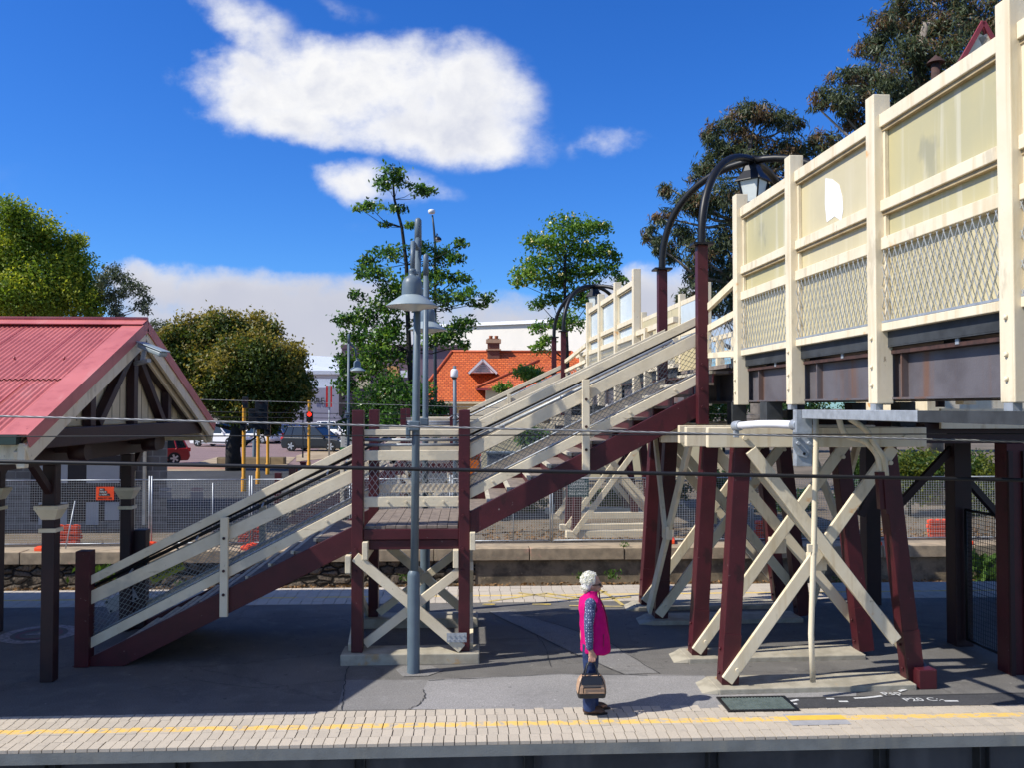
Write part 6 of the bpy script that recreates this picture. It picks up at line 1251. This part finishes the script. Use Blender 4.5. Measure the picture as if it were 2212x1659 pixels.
# ================================================================== trees
def tree(name, label, Y, base, trunk, blobs, dens, size, mats, bark, r0, asp=.5, droop=0.0, spread=.8, cat='tree', group=None, twig=True, clump=.30, copper=None, zb=None, sub=9):
    mpp = Y / FPX; bz = zb if zb is not None else groundz(Y); bp = P(*base, Y); bp.z = bz
    t = thing(name, label, cat, bp, group); cents = []; parts = [[] for _ in mats]
    for (px, py, rx, ry) in blobs:
        c_ = P(px, py, Y); rm = (rx * mpp * 1.08, rx * mpp * .9, ry * mpp * 1.1); c_.y += random.uniform(-1, 1) * spread * max(rm[0], .6)
        c_.x += (c_.y - Y) * (c_.x / Y)*1.0; c_.z += (c_.y - Y) * ((c_.z - EYE.z) / Y)
        n_sub = max(4, int(sub * (rm[0] * rm[2]) ** .45 * 2)); subs = []
        for i in range(n_sub):
            d = RNG.normal(size=3); d /= np.linalg.norm(d); rr = RNG.uniform(.55, 1.0); subs.append((np.array(c_) + d * np.array(rm) * rr * .85, d, rr))
        cents.append((c_, rm, subs))
        n_leaf = int(dens * 24 * (rm[0] * rm[2]) / (size * size) * (1 if asp > .3 else 2.2))
        per_ = max(3, n_leaf // n_sub)
        for (sc_, d, rr) in subs:
            sg_ = clump * (rm[0] * rm[1] * rm[2]) ** (1 / 3) * np.array([1.1, 1.1, .8])
            pos = sc_ + RNG.normal(size=(per_, 3)) * sg_
            ax_ = RNG.normal(size=(per_, 3)) + d * .6; ax_ /= np.linalg.norm(ax_, axis=1, keepdims=True); ax_ = ax_ + np.array([0, 0, -droop])
            k_ = 0
            if copper is not None: k_ = 1 if (RNG.uniform() < copper[0] + copper[1] * max(0, d[2]) + copper[2] * (rr - .7)) else 0
            elif len(mats) > 1: k_ = int(RNG.integers(len(mats)))
            parts[k_].append(quads(pos, RNG.uniform(size * .6, size * 1.25, per_), ax_, asp))
    used = [i for i in range(len(mats)) if parts[i]]
    leafobj('crown', [np.concatenate(parts[i]) for i in used], [mats[i] for i in used], t)
    tp = [P(x, y, Y) for x, y in trunk]; tp[0].z = bz - .05; n_ = len(tp); b = MB(); b.tube(tp, [r0 * (1 - .72 * i / max(1, n_ - 1)) for i in range(n_)], 10); tk = b.build('trunk', bark, t)
    b = MB()
    for (c_, rm, subs) in cents:
        best = min(range(n_), key=lambda i: (tp[i] - c_).length + (3 * max(0, tp[i].z - c_.z + .3)) + (0 if i else 50)); s_ = tp[best]; L_ = (c_ - s_).length; mid = s_.lerp(c_, .5) + Vector((random.uniform(-.1, .1), random.uniform(-.1, .1), -.10)) * L_
        rb = r0 * (.30 if L_ > 2 else .2) * (1 - .5 * best / max(1, n_ - 1)); b.tube([s_, mid, c_], [rb, rb * .7, rb * .3], 6)
        if twig:
            for (sc_, d, rr) in subs[::2]: b.tube([c_, Vector(sc_)], [rb * .3, rb * .1], 4, cap=False)
    b.build('limbs', bark, t); return t
G1, G2, G3 = leafmat('magnolia_leaf', (.10, .215, .034), (.05, .125, .02), .38, .35), leafmat('magnolia_leaf_light', (.23, .35, .05), (.12, .23, .034), .42, .35), leafmat('magnolia_leaf_dark', (.035, .085, .02), (.02, .05, .013), .25, .35)
MG, MC = leafmat('maple_leaf_green', (.095, .13, .020), (.05, .08, .014), .3), leafmat('coppery_new_leaf', (.30, .235, .05), (.17, .155, .03), .4)
YG, YL = leafmat('bright_green_leaf', (.17, .25, .025), (.09, .155, .018), .45), leafmat('yellow_green_leaf', (.40, .42, .04), (.26, .32, .03), .45)
EG, EB = leafmat('gum_leaf', (.105, .13, .065), (.05, .07, .035), .25), leafmat('gum_leaf_brown', (.20, .125, .06), (.11, .075, .04), .25)
HG, HY = leafmat('shrub_leaf', (.06, .115, .02), (.03, .06, .012), .35), leafmat('shrub_leaf_yellow', (.20, .22, .03), (.10, .13, .02), .4)
tree('round_tree', 'dense round street tree with coppery green crown behind the shelter gable', 43.6, (505, 1015), [(505, 1015), (503, 970), (512, 930), (505, 860), (510, 790), (500, 740)],
     [(420, 715, 52, 34), (482, 703, 50, 32), (558, 718, 52, 36), (388, 768, 46, 42), (450, 785, 66, 52), (530, 775, 70, 56), (602, 785, 54, 46), (640, 825, 32, 44), (480, 845, 75, 42), (572, 855, 66, 40), (425, 845, 50, 38), (652, 862, 22, 28), (606, 885, 50, 22), (530, 890, 80, 22), (410, 880, 40, 22), (582, 925, 20, 20), (365, 735, 26, 30), (630, 770, 30, 30)],
     4.6, .18, [MG, MC], BARKD, .42, .6, .2, .9, clump=.24, copper=(.10, .75, .8), sub=15)
tree('magnolia_tree', 'tall open magnolia like tree with layered green foliage behind the lamp posts', 47, (893, 960), [(893, 960), (890, 860), (884, 760), (880, 660), (878, 570), (868, 490), (852, 430), (848, 380)],
     [(848, 372, 25, 14), (832, 396, 24, 14), (862, 392, 18, 10), (905, 406, 30, 11), (925, 412, 18, 8), (800, 446, 32, 9), (775, 448, 16, 6), (855, 452, 24, 9), (832, 484, 16, 6), (892, 486, 15, 9), (845, 548, 40, 13), (800, 568, 28, 12), (822, 592, 42, 14), (786, 590, 20, 10), (905, 540, 26, 20), (955, 552, 30, 20), (1000, 528, 20, 10), (985, 560, 20, 10), (930, 596, 36, 22), (985, 600, 30, 14), (1010, 638, 32, 12), (1058, 640, 18, 8), (1035, 655, 16, 10), (960, 645, 36, 16), (900, 620, 32, 22), (850, 625, 36, 18),
      (768, 638, 22, 10), (743, 688, 24, 15), (790, 685, 34, 24), (832, 660, 36, 20), (762, 735, 32, 18), (815, 735, 42, 30), (742, 785, 24, 26), (790, 795, 42, 34), (850, 718, 30, 26), (1000, 700, 26, 15), (945, 726, 34, 20), (985, 722, 30, 18), (1000, 745, 16, 10), (742, 842, 22, 26), (850, 770, 40, 16), (915, 690, 30, 20)],
     2.6, .25, [G1, G2, G1, G3], BARKD, .17, .5, .15, .7, clump=.33, sub=10)
tree('dark_shrub_tree', 'dark glossy shrub mass at the foot of the tall open tree', 45, (850, 985), [(850, 985), (850, 930), (850, 880)], [(800, 872, 52, 34), (862, 868, 55, 40), (912, 862, 40, 44), (780, 915, 46, 34), (850, 920, 70, 34), (928, 912, 36, 34), (838, 830, 40, 26), (950, 880, 22, 26)], 2.4, .22, [G3, G1], BARKD, .2, .5, .1, .8, clump=.26)
tree('flowering_tree', 'rounded open tree with cream flowers above the terracotta roof', 55, (1222, 900), [(1222, 900), (1225, 780), (1222, 700), (1220, 640), (1220, 580), (1222, 520)],
     [(1215, 486, 44, 20), (1268, 492, 30, 16), (1305, 490, 20, 14), (1172, 522, 36, 22), (1136, 592, 30, 20), (1122, 612, 18, 10), (1225, 540, 54, 28), (1290, 538, 30, 20), (1322, 555, 16, 16), (1165, 570, 36, 22), (1190, 605, 36, 20), (1245, 592, 44, 22), (1290, 590, 28, 20), (1325, 582, 14, 16), (1165, 655, 26, 12), (1190, 645, 24, 12), (1250, 640, 34, 18), (1165, 710, 22, 12), (1235, 690, 30, 22), (1205, 700, 24, 14), (1165, 752, 20, 12), (1275, 650, 22, 18), (1345, 605, 18, 8), (1180, 735, 18, 10)],
     2.6, .28, [G1, G2, G1], BARKD, .17, .5, .15, .7, clump=.32)
FLW = leafmat('cream_flower', (.85, .75, .35), (.80, .62, .20), .3); fl_ = []
for (x, y) in [(1125, 600), (1140, 560), (1172, 505), (1200, 470), (1225, 468), (1240, 466), (1150, 520), (1165, 545), (1300, 480), (1130, 580), (1190, 580), (1155, 590), (1268, 520), (1135, 615), (1180, 530), (1320, 545), (1118, 608), (1210, 590)]:
    q = P(x, y, 54); fl_.append(quads(np.array(q) + RNG.normal(size=(5, 3)) * .08, np.full(5, .15), None, .9))
leafobj('flowers', [np.concatenate(fl_)], [FLW], bpy.data.objects['flowering_tree'])['kind'] = 'stuff'
tree('yellow_green_tree', 'large yellow green tree behind the shelter roof at the left edge', 96, (60, 935), [(60, 960), (55, 800), (60, 700), (50, 600), (60, 520)],
     [(20, 458, 52, 24), (62, 490, 55, 34), (112, 530, 54, 36), (30, 545, 66, 46), (150, 575, 46, 40), (95, 600, 72, 44), (185, 620, 34, 34), (30, 630, 80, 46), (130, 650, 70, 40), (205, 662, 26, 34), (-40, 540, 70, 80), (60, 680, 90, 30), (-50, 640, 80, 60), (165, 520, 22, 20)],
     3.4, .38, [YG, YL], BARKD, .7, .55, .2, .9, clump=.25, copper=(.12, .6, .9), sub=12)
tree('thin_gum_tree', 'slender dark gum tree with bare stems right of the yellow green tree', 95, (268, 900), [(268, 900), (265, 740), (255, 680), (245, 630)], [(248, 592, 30, 15), (225, 610, 22, 20), (268, 604, 22, 12), (290, 622, 26, 16), (308, 645, 18, 14), (300, 668, 22, 9), (230, 645, 20, 20), (255, 640, 18, 14), (262, 690, 14, 12), (245, 668, 14, 20)], 2.4, .36, [EG], BARKP, .28, .4, .5, .7, clump=.30)
tree('far_gum_tree', 'dark tree top just showing behind the shelter gable peak', 110, (340, 900), [(340, 900), (340, 760), (342, 710)], [(345, 700, 22, 11), (330, 715, 20, 12), (360, 712, 18, 12)], 1.6, .36, [EG], BARKD, .25, .4, .4, .7)
E1 = [(1632, 240, 44, 24), (1665, 262, 40, 24), (1585, 262, 42, 26), (1710, 268, 26, 22), (1545, 292, 28, 34), (1610, 302, 48, 28), (1560, 345, 40, 36), (1640, 345, 56, 38), (1700, 330, 42, 34), (1512, 372, 30, 26), (1735, 340, 44, 28), (1780, 312, 40, 26), (1450, 408, 26, 16), (1480, 445, 44, 22), (1435, 470, 28, 20), (1408, 508, 20, 26), (1470, 508, 34, 22), (1520, 440, 40, 36), (1580, 430, 50, 46), (1650, 420, 60, 44), (1450, 545, 24, 26), (1500, 545, 40, 34), (1555, 520, 40, 40), (1560, 590, 44, 44), (1505, 610, 32, 32), (1480, 645, 20, 24), (1530, 655, 30, 34), (1600, 650, 50, 50), (1640, 540, 60, 60), (1420, 530, 18, 24)]
tree('gum_tree', 'broad drooping gum tree behind the near lamp arch', 34, (1640, 960), [(1640, 960), (1640, 780), (1625, 620), (1600, 480), (1610, 380), (1620, 300)], E1, 2.9, .26, [EG, EB, EG, EG], BARKP, .4, .20, .95, .8, clump=.24, copper=None, group='gum trees behind the footbridge', sub=13)
E2 = [(1960, 14, 56, 26), (2040, 8, 60, 30), (1905, 52, 44, 30), (1990, 60, 70, 38), (2070, 62, 50, 40), (1880, 100, 40, 30), (1950, 115, 64, 36), (2040, 125, 60, 40), (1825, 168, 34, 20), (1868, 165, 44, 28), (1785, 205, 34, 16), (1765, 230, 22, 14), (1845, 212, 46, 26), (1920, 180, 54, 36), (1990, 190, 60, 40), (1815, 238, 30, 16), (1850, 262, 36, 26), (2120, 40, 50, 50), (2150, 110, 50, 60), (1920, 240, 60, 40), (2190, 20, 60, 60)]
tree('gum_tree', 'tall gum tree at the top right behind the raised office', 30, (2010, 960), [(2010, 960), (2010, 600), (2000, 400), (1985, 230), (1985, 120), (2000, 50)], E2, 2.9, .24, [EG, EB, EG, EG], BARKP, .42, .20, .95, .8, clump=.24, group='gum trees behind the footbridge', sub=13)
# shrubs on the bank behind the far fence
for px, py, rx, ry, Y, mt_, lab in ((1965, 1040, 90, 78, 27.2, [HG, HY], 'yellow green shrub behind the fence between trestle and office posts'), (2120, 1045, 80, 80, 27.5, [HG, HY], 'yellow green shrub behind the fence right of the dark office post'), (2260, 1040, 90, 85, 28, [HG, HY], 'green shrub at the right edge beyond the fence'), (1850, 1050, 50, 60, 27.6, [HG, G3], 'dark green shrub behind the leaning trestle leg'), (1700, 1090, 70, 40, 28.5, [HG, G3], 'low dark shrub behind the crossed braces'), (1440, 1070, 60, 38, 28.6, [HG, G3], 'low hedge beyond the fence left of the maroon trestle legs'), (1330, 1075, 60, 30, 29, [HG, G3], 'low hedge right of the dark notice'), (1160, 940, 52, 36, 36, [G1, EG], 'grey green bush seen through the upper stair mesh'), (1560, 1060, 60, 40, 28.6, [HG, G3], 'low hedge behind the third trestle'), (1130, 1090, 70, 22, 29, [HG, G3], 'low ground hugging plants under the upper stair flight'), (1135, 815, 46, 26, 50, [G1, G2], 'leafy bush in front of the terracotta roof'), (1090, 838, 26, 14, 50.5, [G1, G2], 'small leafy bush at the terracotta roof edge')):
    mp_ = Y / FPX; bl = []
    for i in range(7): a_ = random.uniform(0, 6.28); q_ = random.uniform(.2, .6); bl.append((px + math.cos(a_) * rx * q_, py + math.sin(a_) * ry * q_, rx * .5, ry * .5))
    tree('shrub', lab, Y, (px, py + ry), [(px, py + ry + 4), (px, py + ry * .5), (px, py)], bl, 1.7, .13 if Y < 32 else .2, mt_, BARKD, .05, .5, .25, .7, 'shrub', 'shrubs and hedges beyond the fence', False, .28)
# distant tree line closing the view at street level
for i, (px, py, rx, ry) in enumerate(((430, 868, 60, 26), (330, 880, 60, 30), (640, 888, 50, 10), (760, 880, 40, 14), (1420, 870, 90, 40), (1560, 880, 80, 40), (1720, 900, 90, 60), (1900, 900, 100, 60), (2080, 900, 100, 60), (2240, 900, 90, 60), (1340, 862, 40, 30))):
    Y = 100 if px < 900 else 60; bl = [(px + random.uniform(-.6, .6) * rx, py + random.uniform(-.5, .4) * ry, rx * .45, ry * .5) for _ in range(6)]
    tree('street_tree', 'dark green tree in the background, ' + ('left one behind the parked cars', 'one behind the shelter beams', 'low one behind the far row of cars', 'low one beside the distant lamp', 'one below the far stair arch', 'one behind the stair head post', 'one behind the near trestle cap', 'one behind the galvanised bracket', 'one behind the raised office', 'rightmost one', 'one right of the terracotta house')[i], Y, (px, 925), [(px, 930), (px, py + ry * .3), (px, py)], bl, 1.8, .3, [G3, HG], BARKD, .2, .5, .2, .8, 'tree', 'background street trees', False)
